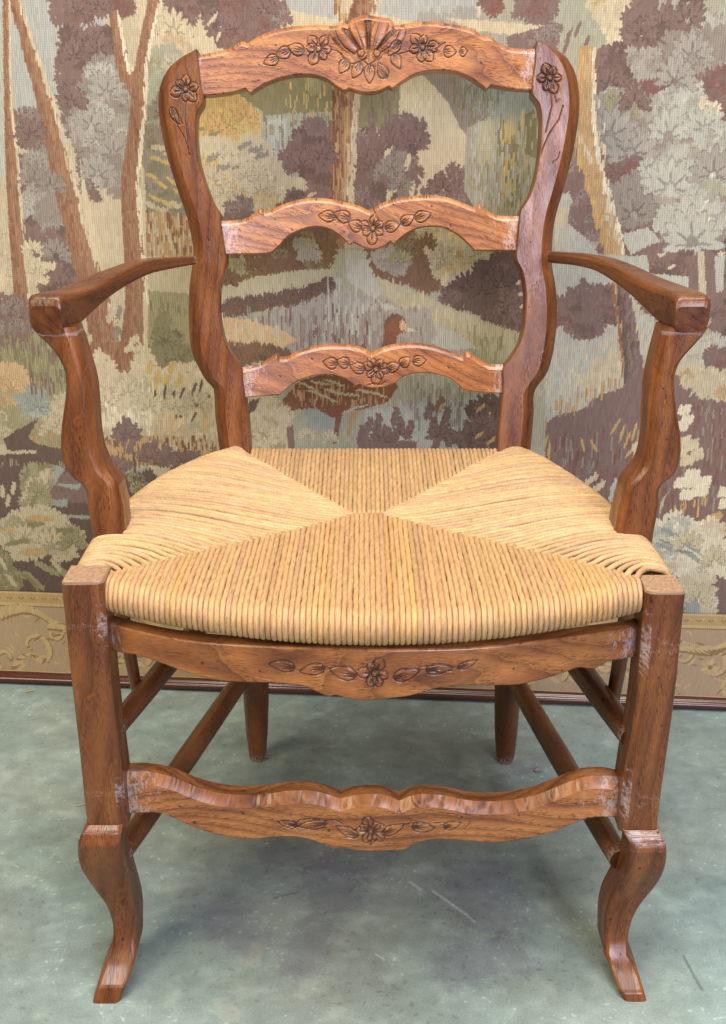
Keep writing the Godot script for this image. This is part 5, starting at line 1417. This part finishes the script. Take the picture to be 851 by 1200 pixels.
func area_of(pts: PackedVector2Array) -> float:
	var s := 0.0
	for k in pts.size():
		s += pts[k].cross(pts[(k + 1) % pts.size()])
	return absf(s) * 0.5


func vary(c: Color, by: float) -> Color:
	var k := 1.0 + rng.randf_range(-by, by)
	return Color(c.r * k, c.g * k, c.b * k)


func draw(kind: String, cols: Array, par: Array, flat: Array) -> void:
	var c: Array = cols.map(func(k): return PALETTE[k])
	var step := 3 if kind == "R" else 2
	var pts := PackedVector2Array()
	var wide := []
	for k in range(0, flat.size(), step):
		pts.append(Vector2(flat[k] + TAP_LEFT, TAP_TOP - flat[k + 1]))
		if step == 3:
			wide.append(float(flat[k + 2]))
	match kind:
		"P":
			poly(pts, c[0])
		"F":
			foliage(c, par[0], pts)
		"H":
			var count := int(par[1] * area_of(pts) / (par[0] * 2.4))
			for k in count:
				var q := inside(pts)
				var l := int(par[0] * rng.randf_range(0.5, 1.4))
				weave.fill_rect(Rect2i(int(q.x / 3) * 3, int(q.y) - l / 2, 2 if rng.randf() < 0.7 else 3, l), vary(c[0], 0.05))
		"R":
			for k in pts.size() - 1:
				var side := (pts[k + 1] - pts[k]).orthogonal().normalized()
				if side.x < 0:
					side = -side
				var a0: float = wide[k] * 0.5
				var a1: float = wide[k + 1] * 0.5
				poly(PackedVector2Array([pts[k] - side * a0, pts[k] + side * a0, pts[k + 1] + side * a1, pts[k + 1] - side * a1]), c[0])
				var l := pts[k].distance_to(pts[k + 1])
				for j in int(l * (a0 + a1) * 0.03):
					var t := rng.randf()
					var x := rng.randf() * rng.randf()
					var q := pts[k].lerp(pts[k + 1], t) + side * lerpf(a0, a1, t) * (-1.0 + 1.7 * x)
					weave.fill_rect(Rect2i(int(q.x), int(q.y), 2, rng.randi_range(6, 22)), vary(c[1], 0.07))
				for j in int(l * (a0 + a1) * 0.012):
					var t := rng.randf()
					var q := pts[k].lerp(pts[k + 1], t) + side * lerpf(a0, a1, t) * rng.randf_range(-0.3, 0.8)
					weave.fill_rect(Rect2i(int(q.x), int(q.y), 2, rng.randi_range(6, 20)), Color(c[0].r * 1.06, c[0].g * 1.08, c[0].b * 1.08))
				for j in int(l * 0.5):
					var t := rng.randf()
					var q := pts[k].lerp(pts[k + 1], t) + side * lerpf(a0, a1, t) * rng.randf_range(0.66, 1.12)
					weave.fill_rect(Rect2i(int(q.x), int(q.y), 2, rng.randi_range(5, 16)), vary(c[2], 0.05))
		"L":
			for p in pts:
				var ang := -deg_to_rad(par[0] + rng.randf_range(-12, 12))
				var ax := Vector2(cos(ang), sin(ang))
				var ay := Vector2(-ax.y, ax.x)
				spot(p.x, p.y, par[1], par[2] * 0.8, ang, c[0])
				if par[2] > 4.0:
					for k in 6:
						var t := -0.75 + 0.3 * k
						var q: Vector2 = p + ax * t * par[1] + ay * (par[2] * 0.62 * (1 if k % 2 == 0 else -1))
						spot(q.x, q.y, par[2] * 0.42, par[2] * 0.34, ang, vary(c[0], 0.04))
		"D":
			for p in pts:
				var under := Color(c[0].r * 0.8, c[0].g * 0.79, c[0].b * 0.8)
				var tilt := rng.randf_range(-0.25, 0.25)
				for pass_ in 2:
					for k in 9:
						var ang := deg_to_rad(-190 + 25.0 * k) + tilt
						var l: float = par[0] * (1.0 - 0.12 * absf(k - 4) / 4.0 + 0.08 * sin(k * 5.1 + p.x))
						var g := 1.0 if pass_ == 1 else 1.12
						spot(p.x + cos(ang) * l * 0.62, p.y + sin(ang) * l * 0.62, l * 0.42 * g, l * 0.15 * g, ang, under if pass_ == 0 else vary(c[0], 0.03))
						if pass_ == 1 and k % 2 == 0:
							spot(p.x + cos(ang) * l * 0.4, p.y + sin(ang) * l * 0.4, l * 0.22, l * 0.05, ang, under)


func foliage(c: Array, size: float, pts: PackedVector2Array) -> void:
	poly(pts, c[0])
	# scalloped outline
	for k in pts.size():
		var a := pts[k]
		var b := pts[(k + 1) % pts.size()]
		var n := maxi(1, int(a.distance_to(b) / (size * 0.82)))
		var out := (b - a).orthogonal().normalized()
		for j in n:
			var q := a.lerp(b, (j + rng.randf_range(0.3, 0.7)) / n) + out * rng.randf_range(-0.35, 0.35) * size
			spot(q.x, q.y, size * rng.randf_range(0.7, 0.95), size * rng.randf_range(0.42, 0.54), out.angle() + rng.randf_range(-0.35, 0.35), c[0])
	# sprigs of leaves that stick out over the rim
	for k in pts.size():
		var a := pts[k]
		var b := pts[(k + 1) % pts.size()]
		for j in int(a.distance_to(b) / (size * 4.0)) + 1:
			var q := a.lerp(b, rng.randf())
			var out := (b - a).orthogonal().angle() + (0.0 if rng.randf() < 0.5 else PI)
			for m in 4:
				var ang := out + (m - 1.5) * 0.6
				spot(q.x + cos(ang) * size * 0.9, q.y + sin(ang) * size * 0.9, size * 0.75, size * 0.33, ang, c[0])
	# leaf clusters: a fan of rounded lobes in one tone, a deeper heart, short dark clefts
	var spots := []
	for k in int(area_of(pts) / (size * size * 11.0)) + 1:
		spots.append(inside(pts))
	spots.sort_custom(func(p, q): return p.y < q.y)
	var idx := 0
	for q in spots:
		var tone: Color = c[0]
		if c.size() > 1:
			tone = c[1 + (idx % (c.size() - 1))]
		idx += 1
		tone = vary(tone.lerp(c[0], rng.randf_range(0.0, 0.35)), 0.02)
		var heart := tone.lerp(c[0], 0.55)
		var cleft := Color(c[0].r * 0.86, c[0].g * 0.85, c[0].b * 0.87)
		var rx := size * rng.randf_range(1.2, 2.0)
		var ry := rx * rng.randf_range(0.6, 0.85)
		var lean := rng.randf_range(-0.5, 0.5)
		spot(q.x, q.y, rx * 0.85, ry * 0.85, lean, tone)
		var n := 11 + rng.randi() % 4
		for k in n:
			var a := TAU * k / n + rng.randf_range(-0.1, 0.1)
			if sin(a) > 0.55 and rng.randf() < 0.6:
				continue
			var at: Vector2 = q + Vector2(cos(a) * rx, sin(a) * ry).rotated(lean) * 0.85
			spot(at.x, at.y, size * rng.randf_range(0.5, 0.75), size * rng.randf_range(0.27, 0.36), a + lean, tone)
		spot(q.x + rx * 0.1, q.y + ry * 0.35, rx * 0.6, ry * 0.45, lean, heart)
		for k in 5:
			var a := -PI * (0.1 + 0.2 * k) + rng.randf_range(-0.1, 0.1)
			var at: Vector2 = q + Vector2(cos(a) * rx, sin(a) * ry).rotated(lean) * 0.62
			spot(at.x, at.y, size * 0.36, maxf(1.0, size * 0.09), a + lean, cleft)
	# single leaves in between, each a little lighter or darker than its ground
	for k in int(area_of(pts) / (size * size * 3.0)):
		var q := inside(pts)
		var g := rng.randf_range(0.88, 1.09)
		spot(q.x, q.y, size * rng.randf_range(0.4, 0.62), size * rng.randf_range(0.2, 0.3), rng.randf_range(-1.5, 0.3), Color(c[0].r * g, c[0].g * g, c[0].b * g))


func ink(x: float, y: float, r: float, c: Color) -> void:
	spot(x, y, maxf(r, 1.0), maxf(r * 0.9, 1.0), 0.0, c)


func spiral(x: float, y: float, r: float, turn: float, dirn: float, wd: float, c: Color, dark: Color) -> void:
	for pass_ in 2:
		for k in 90:
			var t := k / 89.0
			var a := turn + dirn * t * 4.6
			var rr := r * (1.0 - 0.82 * t)
			var off := 1.8 if pass_ == 0 else 0.0
			ink(x + cos(a) * rr + off, y + sin(a) * rr + off, wd * (1.0 - 0.5 * t), dark if pass_ == 0 else c)


func draw_border() -> void:
	var ground := Color8(176, 153, 124)
	var light := Color8(196, 170, 126)
	var dim := Color8(148, 121, 86)
	var y0 := TAP_TOP - BORDER
	weave.fill_rect(Rect2i(0, y0, TAP_W, BORDER), ground)
	weave.fill_rect(Rect2i(0, y0, TAP_W, 24), Color8(182, 154, 110))
	weave.fill_rect(Rect2i(0, y0, TAP_W, 3), light)
	weave.fill_rect(Rect2i(0, y0 + 18, TAP_W, 5), light)
	weave.fill_rect(Rect2i(0, y0 + 23, TAP_W, 2), dim)
	for k in TAP_W / 18:
		for j in 5:
			ink(k * 18 + j * 2.4, y0 + 10 + 3.0 * sin(j * 1.5), 1.8 if j % 2 == 0 else 1.2, dim if j < 3 else light)
	for k in TAP_W / 160 + 1:
		var x := k * 160.0 - 26.0
		var m := y0 + 84.0
		# two facing scrolls with acanthus leaves between them
		spiral(x + 34, m + 2, 36, -2.4, 1.0, 4.4, light, dim)
		spiral(x + 116, m + 8, 30, 0.8, -1.0, 4.0, light, dim)
		spiral(x + 72, m + 30, 20, 2.2, 1.0, 3.4, light, dim)
		spiral(x + 150, m - 16, 17, -1.0, 1.0, 3.0, light, dim)
		for j in 26:
			var t := j / 25.0
			var q := Vector2(x - 10 + 170 * t, m - 40 + 16 * sin(t * TAU + 0.6))
			var ang := -0.5 + 0.9 * sin(t * 9.0)
			spot(q.x + 2, q.y + 3, 12, 4.5, ang, dim)
			spot(q.x, q.y, 11, 4.0, ang, vary(light, 0.03))
		for j in 9:
			var ang := TAU * j / 9
			spot(x + 34 + cos(ang) * 9, m + 2 + sin(ang) * 9, 5.5, 2.8, ang, vary(light, 0.05))
		ink(x + 34, m + 2, 4, dim)
		for j in 12:
			var t := j / 11.0
			spot(x + 84 + 40 * t, m + 44 - 22 * sin(t * 2.6), 9, 3.2, -0.6 + t, dim if j % 3 == 0 else vary(light, 0.04))
		for j in 40:
			var q := Vector2(x + rng.randf() * 160, y0 + 30 + rng.randf() * 112)
			spot(q.x, q.y, rng.randf_range(3, 9), rng.randf_range(1, 2.4), rng.randf_range(-1, 1), light if rng.randf() < 0.55 else dim)
	weave.fill_rect(Rect2i(0, TAP_TOP - 20, TAP_W, 5), light)


func make_tapestry() -> void:
	weave = Image.create(TAP_W, TAP_TOP, false, Image.FORMAT_RGB8)
	weave.fill(PALETTE["cream2"])
	rng.seed = 4
	draw_all()
	draw_border()
	# weaving: each warp thread carries the colours a little higher or lower, each weft row a little to the side
	var src := weave.get_data()
	var dst := PackedByteArray()
	dst.resize(src.size())
	var table := PackedInt32Array()
	var gain := PackedFloat32Array()
	for k in 4096:
		table.append(rng.randi_range(-1, 1) if rng.randf() < 0.97 else rng.randi_range(-2, 2))
		gain.append(1.0 + rng.randf_range(-0.045, 0.045))
	var mottle := FastNoiseLite.new()
	mottle.seed = 6
	mottle.frequency = 0.006
	var last := TAP_TOP - BORDER
	for y in TAP_TOP:
		var row := y / 3
		var dx := table[(row * 71) & 4095] / 2
		for x in TAP_W:
			var th := x / 2
			var sy := y
			var sx := x
			if y < last:
				sy = clampi(y + table[(th * 37 + (y / 17) * 911) & 4095], 0, last - 1)
				sx = clampi(x + dx, 0, TAP_W - 1)
			var i := (sy * TAP_W + sx) * 3
			var o := (y * TAP_W + x) * 3
			var r := src[i]
			var rib := (0.90 if x % 3 == 0 else 1.03) if r > 135 else (0.95 if (x + row) % 3 == 0 else 1.02)
			var g := gain[(th * 53 + (y / 9) * 389) & 4095] * rib * (0.97 if y % 3 == 0 else 1.01)
			if y >= last:
				g = 0.5 + 0.5 * g
			g *= 0.94
			dst[o] = mini(255, int(r * g))
			dst[o + 1] = mini(255, int(src[i + 1] * g))
			dst[o + 2] = mini(255, int(src[i + 2] * g))
	var tex := ImageTexture.create_from_image(Image.create_from_data(TAP_W, TAP_TOP, false, Image.FORMAT_RGB8, dst))
	var m := StandardMaterial3D.new()
	m.albedo_texture = tex
	m.roughness = 0.95
	m.metallic_specular = 0.15
	# fine ribs as relief
	var ribs := Image.create(96, 96, false, Image.FORMAT_L8)
	for y in 96:
		for x in 96:
			ribs.set_pixel(x, y, Color.from_hsv(0, 0, 0.5 + 0.35 * sin(TAU * x / 8.0) + 0.15 * sin(TAU * y / 6.0 + (x / 8) * PI)))
	var root := Node3D.new()
	root.name = "tapestry"
	root.position = WALL_AT
	root.rotation.y = WALL_TURN
	add_child(root)
	tag(root, "large faded woven tapestry of trees and a bird with scrolled border and wooden rail", "tapestry")
	put("woven_picture", sheet(-0.35, 1.5, 0.1545, 1.45, 90, 64, 0.0), m, root)
	put("scrolled_border", sheet(-0.35, 1.5, 0.012, 0.1545, 90, 8, 0.0015), m, root)
	# moulded rail under the border
	var rm := StandardMaterial3D.new()
	rm.albedo_color = Color(0.30, 0.16, 0.12)
	rm.roughness = 0.22
	var b: Builder = Builder.new()
	var p := PackedVector3Array()
	var u := PackedVector2Array()
	var u2 := PackedVector2Array()
	var cc := PackedColorArray()
	var ct := PackedVector3Array()
	var sec := [Vector2(-0.004, 0.002), Vector2(0.010, 0.002), Vector2(0.013, 0.004), Vector2(0.0145, 0.0075), Vector2(0.0135, 0.011), Vector2(0.0105, 0.0135), Vector2(0.007, 0.0145), Vector2(0.0065, 0.018), Vector2(-0.004, 0.018)]
	for i in 60:
		var x := -0.35 + 1.85 * i / 59.0
		for q in sec:
			p.append(Vector3(x, q.y, q.x + 0.0005 * grain.get_noise_2d(x * 40.0, q.y * 200.0)))
			u.append(Vector2(x, q.y))
			u2.append(Vector2(0.98, 0.5))
			cc.append(Color(1, 1, 1))
		ct.append(Vector3(x, 0.009, 0.003))
	b.band(60, sec.size(), p, u, u2, cc, ct)
	put("bottom_rail", b.mesh(), rm, root)


func sheet(x0: float, x1: float, y0: float, y1: float, nx: int, ny: int, proud: float) -> ArrayMesh:
	var b: Builder = Builder.new()
	for face in 2:
		var p := PackedVector3Array()
		var u := PackedVector2Array()
		var u2 := PackedVector2Array()
		var cc := PackedColorArray()
		var ct := PackedVector3Array()
		for i in ny + 1:
			var y := lerpf(y0, y1, i / float(ny))
			for j in nx + 1:
				var x := lerpf(x0, x1, j / float(nx))
				var z := 0.0022 * grain.get_noise_2d(x * 5.0, y * 3.0) + 0.0009 * grain.get_noise_2d(x * 3.0 + 40.0, y * 22.0) + proud
				p.append(Vector3(x, y, z - 0.003 * face))
				u.append(Vector2((x * 1000.0 + TAP_LEFT) / TAP_W, (TAP_TOP - y * 1000.0) / TAP_TOP))
				u2.append(Vector2(0.98, 0.5))
				cc.append(Color.WHITE)
			ct.append(Vector3((x0 + x1) / 2, y, -0.5 if face == 0 else 0.5))
		b.band(ny + 1, nx + 1, p, u, u2, cc, ct)
	return b.mesh()


# ---------------------------------------------------------------- chair

func make_chair() -> void:
	rng.seed = 19
	var chair := Node3D.new()
	chair.name = "armchair"
	add_child(chair)
	tag(chair, "carved brown wooden armchair with ladder back, cabriole front feet and woven rush seat", "armchair")
	var d := part_shapes()
	var rods := rod_paths()
	for k in 2:
		var leg := put("front_leg", plank(d["front_post_%d" % k]), wood_a, chair)
		put("worn_top", end_grain.mesh(), end_mat, leg)
		put("cabriole_foot", plank(d["foot_%d" % k]), wood_a, leg)
		put("rear_post", plank(d["rear_post_%d" % k]), wood_a, chair)
		put("rear_leg", rod(rods["rear_leg_%d" % k]), wood_rod, chair)
		put("arm_support", plank(d["arm_support_%d" % k]), wood_a, chair)
		put("armrest", arm_mesh(rods["arm_%d" % k], -1.0 if k == 0 else 1.0), wood_a, chair)
		put("arm_spindle", rod(rods["arm_spindle_%d" % k]), wood_rod, chair)
		put("back_slat", plank(d["back_slat_%d" % k]), wood_b if k == 0 else wood_c, chair)
	for k in 4:
		put("side_stretcher", rod(rods["side_stretcher_%d" % k]), wood_rod, chair)
	put("rear_stretcher", rod(rods["rear_stretcher"]), wood_rod, chair)
	put("crest_rail", plank(d["crest_rail"]), wood_b, chair)
	put("seat_apron", plank(d["seat_apron"]), wood_c, chair)
	put("front_stretcher", plank(d["front_stretcher"]), wood_b, chair)
	make_seat(chair)


const FL := Vector2(-0.2475, -0.019)
const FR := Vector2(0.266, -0.009)
const CL := Vector2(-0.010, -0.225)
const CR := Vector2(0.0207, -0.225)
const BL := Vector2(-0.1435, -0.4214)
const BR := Vector2(0.1724, -0.4330)
const LEFT_EDGE := [-0.436, -0.172, -0.40, -0.196, -0.32, -0.233, -0.19, -0.268, -0.10, -0.281, -0.032, -0.284]
const RIGHT_EDGE := [-0.440, 0.205, -0.40, 0.222, -0.31, 0.249, -0.18, 0.280, -0.09, 0.297, -0.026, 0.302]


func front_z(x: float) -> float:
	var s := (x - 0.012) / 0.252
	return 0.013 + 0.074 * (1.0 - s * s)


func seam_y(q: Vector2) -> float:
	# the seat sinks a little towards its middle
	var r := q.distance_to(Vector2(0.005, -0.22))
	return 0.4405 + 0.011 * smoothstep(0.0, 0.30, r)


func cord(start: Vector3, finish: Vector3, outw: Vector3, tint: Color, r: float, crest: float, seat: Node, twist := 0.03, bow := 0.0, hook := 0.0) -> void:
	# rolls round the rail at «start» (the outermost point of the roll), runs to «finish» on the seam
	var pts := PackedVector3Array()
	var R := 0.0145
	var mid := start - outw * R
	for k in 10:
		var a := deg_to_rad(-118.0 + 208.0 * k / 9.0)
		pts.append(mid + outw * cos(a) * R + Vector3.UP * sin(a) * R)
	var top := pts[9]
	var len := top.distance_to(finish)
	var n := maxi(3, int(len / 0.006))
	var wob := rng.randf() * 50.0
	var sag := Vector3(-outw.z, 0, outw.x)
	for k in range(1, n + 1):
		var t := k / float(n)
		var q := top.lerp(finish, t)
		q.y = lerpf(top.y, finish.y, smoothstep(0.0, 1.0, t)) + crest * sin(PI * minf(1.0, t * 1.1)) * minf(1.0, len / 0.1)
		q.z += hook * smoothstep(0.8, 1.0, t) - bow * sin(PI * t)
		q += sag * 0.0009 * grain.get_noise_2d(wob, t * len * 30.0)
		q.y += 0.0006 * grain.get_noise_2d(wob + 9.0, t * len * 40.0)
		pts.append(q)
	var dirn := (finish - top).normalized()
	finish.z += hook
	pts.append(finish + dirn * 0.003 - Vector3(0, 0.003, 0))
	pts.append(finish + dirn * 0.006 - Vector3(0, 0.009, 0))
	var radii := PackedFloat32Array()
	for k in pts.size():
		radii.append(r * (1.0 + 0.09 * grain.get_noise_2d(wob + 20.0, k * 0.9)))
	put("rush_cord", tube(pts, radii, 8, tint, 0.085, 1.0, 0.0, 330.0, twist), rush_mat if twist > 0.0 else rush_side, seat)


func tone(base: Color, spread: float) -> Color:
	var k := 1.0 + rng.randf_range(-spread, spread)
	return Color(minf(1, base.r * k), minf(1, base.g * k * rng.randf_range(0.97, 1.03)), minf(1, base.b * k * rng.randf_range(0.92, 1.08)))


func make_seat(chair: Node) -> void:
	var pad := StandardMaterial3D.new()
	pad.albedo_color = Color(0.40, 0.30, 0.19)
	pad.roughness = 0.9
	var seat := put("rush_seat", stuffing(), pad, chair)
	var straw_front := Color(0.80, 0.80, 0.98)
	var straw_side := Color(0.70, 0.72, 0.88)
	var straw_back := Color(0.74, 0.77, 0.98)
	var pitch := 0.0053
	var R := 0.0028
	# front panel
	var n := int((FR.x - FL.x) / pitch)
	for i in n + 1:
		var x := lerpf(FL.x + 0.002, FR.x - 0.002, i / float(n))
		var xe := lerpf(FL.x + 0.004, FR.x - 0.004, i / float(n))
		var z := CL.y
		if xe < CL.x:
			z = lerpf(FL.y, CL.y, (xe - FL.x) / (CL.x - FL.x))
		elif xe > CR.x:
			z = lerpf(FR.y, CR.y, (FR.x - xe) / (FR.x - CR.x))
		var y := seam_y(Vector2(xe, z))
		var g := rng.randf()
		var warm := Color(0.86, 0.84, 0.90) if grain.get_noise_1d(x * 14.0 + 3.0) > 0.15 and g < 0.6 else straw_front
		cord(Vector3(x, 0.4375, front_z(x)), Vector3(xe, y, z), Vector3(0, 0, 1), tone(warm, 0.09), R * rng.randf_range(0.96, 1.12), 0.0015, seat)
	# back panel
	n = int((BR.x - BL.x) / pitch)
	for i in n + 1:
		var x := lerpf(BL.x + 0.003, BR.x - 0.003, i / float(n))
		var z := CL.y - 0.004
		if x < CL.x:
			z = lerpf(BL.y, CL.y, (x - BL.x) / (CL.x - BL.x))
		elif x > CR.x:
			z = lerpf(BR.y, CR.y, (BR.x - x) / (BR.x - CR.x))
		cord(Vector3(x, 0.4385, -0.452), Vector3(x, seam_y(Vector2(x, z)), z - 0.003), Vector3(0, 0, -1), tone(straw_back, 0.08), R * rng.randf_range(0.96, 1.12), 0.001, seat)
	# side panels
	for side in 2:
		var edge: Array = LEFT_EDGE if side == 0 else RIGHT_EDGE
		var f := FL if side == 0 else FR
		var c := CL if side == 0 else CR
		var bk := BL if side == 0 else BR
		var z0: float = edge[edge.size() - 2]
		var z1: float = edge[0] + 0.006
		n = int(absf(z1 - z0) / 0.0067)
		for i in n + 1:
			var t := i / float(n)
			var zo := lerpf(z0, z1, t)
			var zi := lerpf(f.y - 0.004, bk.y + 0.002, t)
			var x := 0.0
			if zi > c.y:
				x = lerpf(f.x, c.x, (zi - f.y) / (c.y - f.y))
			else:
				x = lerpf(c.x, bk.x, (zi - c.y) / (bk.y - c.y))
			var out := -1.0 if side == 0 else 1.0
			var rise := 0.010 * sin(PI * clampf(t * 0.9 + 0.08, 0, 1)) + 0.006 * t
			cord(Vector3(curve(edge, zo), 0.4375 + rise, zo), Vector3(x + out * 0.002, seam_y(Vector2(x, zi)) + 0.0005, zi), Vector3(out, 0, 0), tone(straw_side, 0.15), R * rng.randf_range(1.02, 1.24), rng.randf_range(0.002, 0.0046), seat, 0.0, 0.007 * (1.0 - smoothstep(0.0, 0.6, t)), 0.005 * (1.0 - smoothstep(0.3, 0.55, t)))
	# stray ends of rush
	var b: Builder = Builder.new()
	for k in 46:
		var q := Vector2(rng.randf_range(-0.2, 0.22), rng.randf_range(-0.36, 0.03))
		var y := seam_y(q) + 0.0065 + (0.004 if absf(q.x) > 0.12 else 0.0)
		var a := rng.randf() * TAU
		var l := rng.randf_range(0.003, 0.009)
		var p := PackedVector3Array()
		var u := PackedVector2Array()
		var u2 := PackedVector2Array()
		var cc := PackedColorArray()
		var ct := PackedVector3Array()
		for i in 4:
			var t := i / 3.0
			var at: Vector3 = Vector3(q.x + cos(a) * l * t, y + 0.0016 * sin(PI * t), q.y + sin(a) * l * t)
			for j in 4:
				var w := TAU * j / 3.0
				p.append(at + Vector3(-sin(a) * cos(w), sin(w), cos(a) * cos(w)) * 0.00042)
				u.append(Vector2(t, w))
				u2.append(Vector2(0.98, 0.5))
				cc.append(Color(1, 1, 0.95))
			ct.append(at)
		b.band(4, 4, p, u, u2, cc, ct, true)
	var stray := put("stray_fibres", b.mesh(), rush_mat, seat)
	stray.set_meta("kind", "stuff")


func stuffing() -> ArrayMesh:
	# the padding under the cords
	var b: Builder = Builder.new()
	for face in 2:
		var p := PackedVector3Array()
		var u := PackedVector2Array()
		var u2 := PackedVector2Array()
		var cc := PackedColorArray()
		var ct := PackedVector3Array()
		for i in 31:
			var t := i / 30.0
			var zz := lerpf(-0.438, 0.07, t)
			for j in 31:
				var s := j / 30.0
				var xl := curve(LEFT_EDGE, minf(zz, -0.05)) + 0.014
				var xr := curve(RIGHT_EDGE, minf(zz, -0.04)) - 0.014
				if zz > -0.035:
					xl = maxf(xl, -0.238)
					xr = minf(xr, 0.256)
				var x := lerpf(xl, xr, s)
				var z := minf(zz, front_z(x) - 0.016)
				p.append(Vector3(x, (seam_y(Vector2(x, z)) - 0.003) if face == 0 else 0.424, z))
				u.append(Vector2(s, t))
				u2.append(Vector2(0.98, 0.5))
				cc.append(Color.WHITE)
			ct.append(Vector3(0.01, 0.43, zz))
		b.band(31, 31, p, u, u2, cc, ct)
	return b.mesh()


# ---------------------------------------------------------------- things lying on the floor

func make_litter() -> void:
	var stone := StandardMaterial3D.new()
	stone.albedo_color = Color(0.5, 0.5, 0.5)
	stone.roughness = 0.8
	var b: Builder = Builder.new()
	var p := PackedVector3Array()
	var u := PackedVector2Array()
	var u2 := PackedVector2Array()
	var cc := PackedColorArray()
	var ct := PackedVector3Array()
	for i in 9:
		var a := PI * i / 8.0
		for j in 13:
			var w := TAU * j / 12.0
			var q := Vector3(sin(a) * cos(w) * 0.0055, cos(a) * 0.0026 + 0.0024, sin(a) * sin(w) * 0.0036)
			p.append(q * (1.0 + 0.25 * grain.get_noise_3d(q.x * 400, q.y * 400, q.z * 400)))
			u.append(Vector2(j / 12.0, i / 8.0))
			u2.append(Vector2(0.98, 0.5))
			cc.append(Color.WHITE)
		ct.append(Vector3(0, 0.0024, 0))
	b.band(9, 13, p, u, u2, cc, ct, true)
	var o := put("pebble", b.mesh(), stone, self)
	o.position = PEBBLE_AT
	tag(o, "tiny grey pebble on the concrete between the chair's rear leg and side stretcher", "pebble")
	for k in 2:
		var pts := PackedVector3Array()
		var radii := PackedFloat32Array()
		for i in 9:
			var t := i / 8.0
			pts.append(Vector3(-0.006 + 0.012 * t, 0.0011 + 0.0015 * sin(PI * t) * k, 0.003 * sin(2.4 * t) - 0.008 * t))
			radii.append(0.0007)
		o = put("straw" if k == 0 else "wood_shaving", tube(pts, radii, 6, Color(1, 1, 0.95), 0.08), rush_mat, self)
		o.position = STRAW_AT if k == 0 else SHAVING_AT
		if k == 0:
			tag(o, "short pale bit of straw on the floor beside the left front leg", "straw")
		else:
			tag(o, "thin curled wood shaving on the floor near the tapestry's bottom rail", "wood shaving")
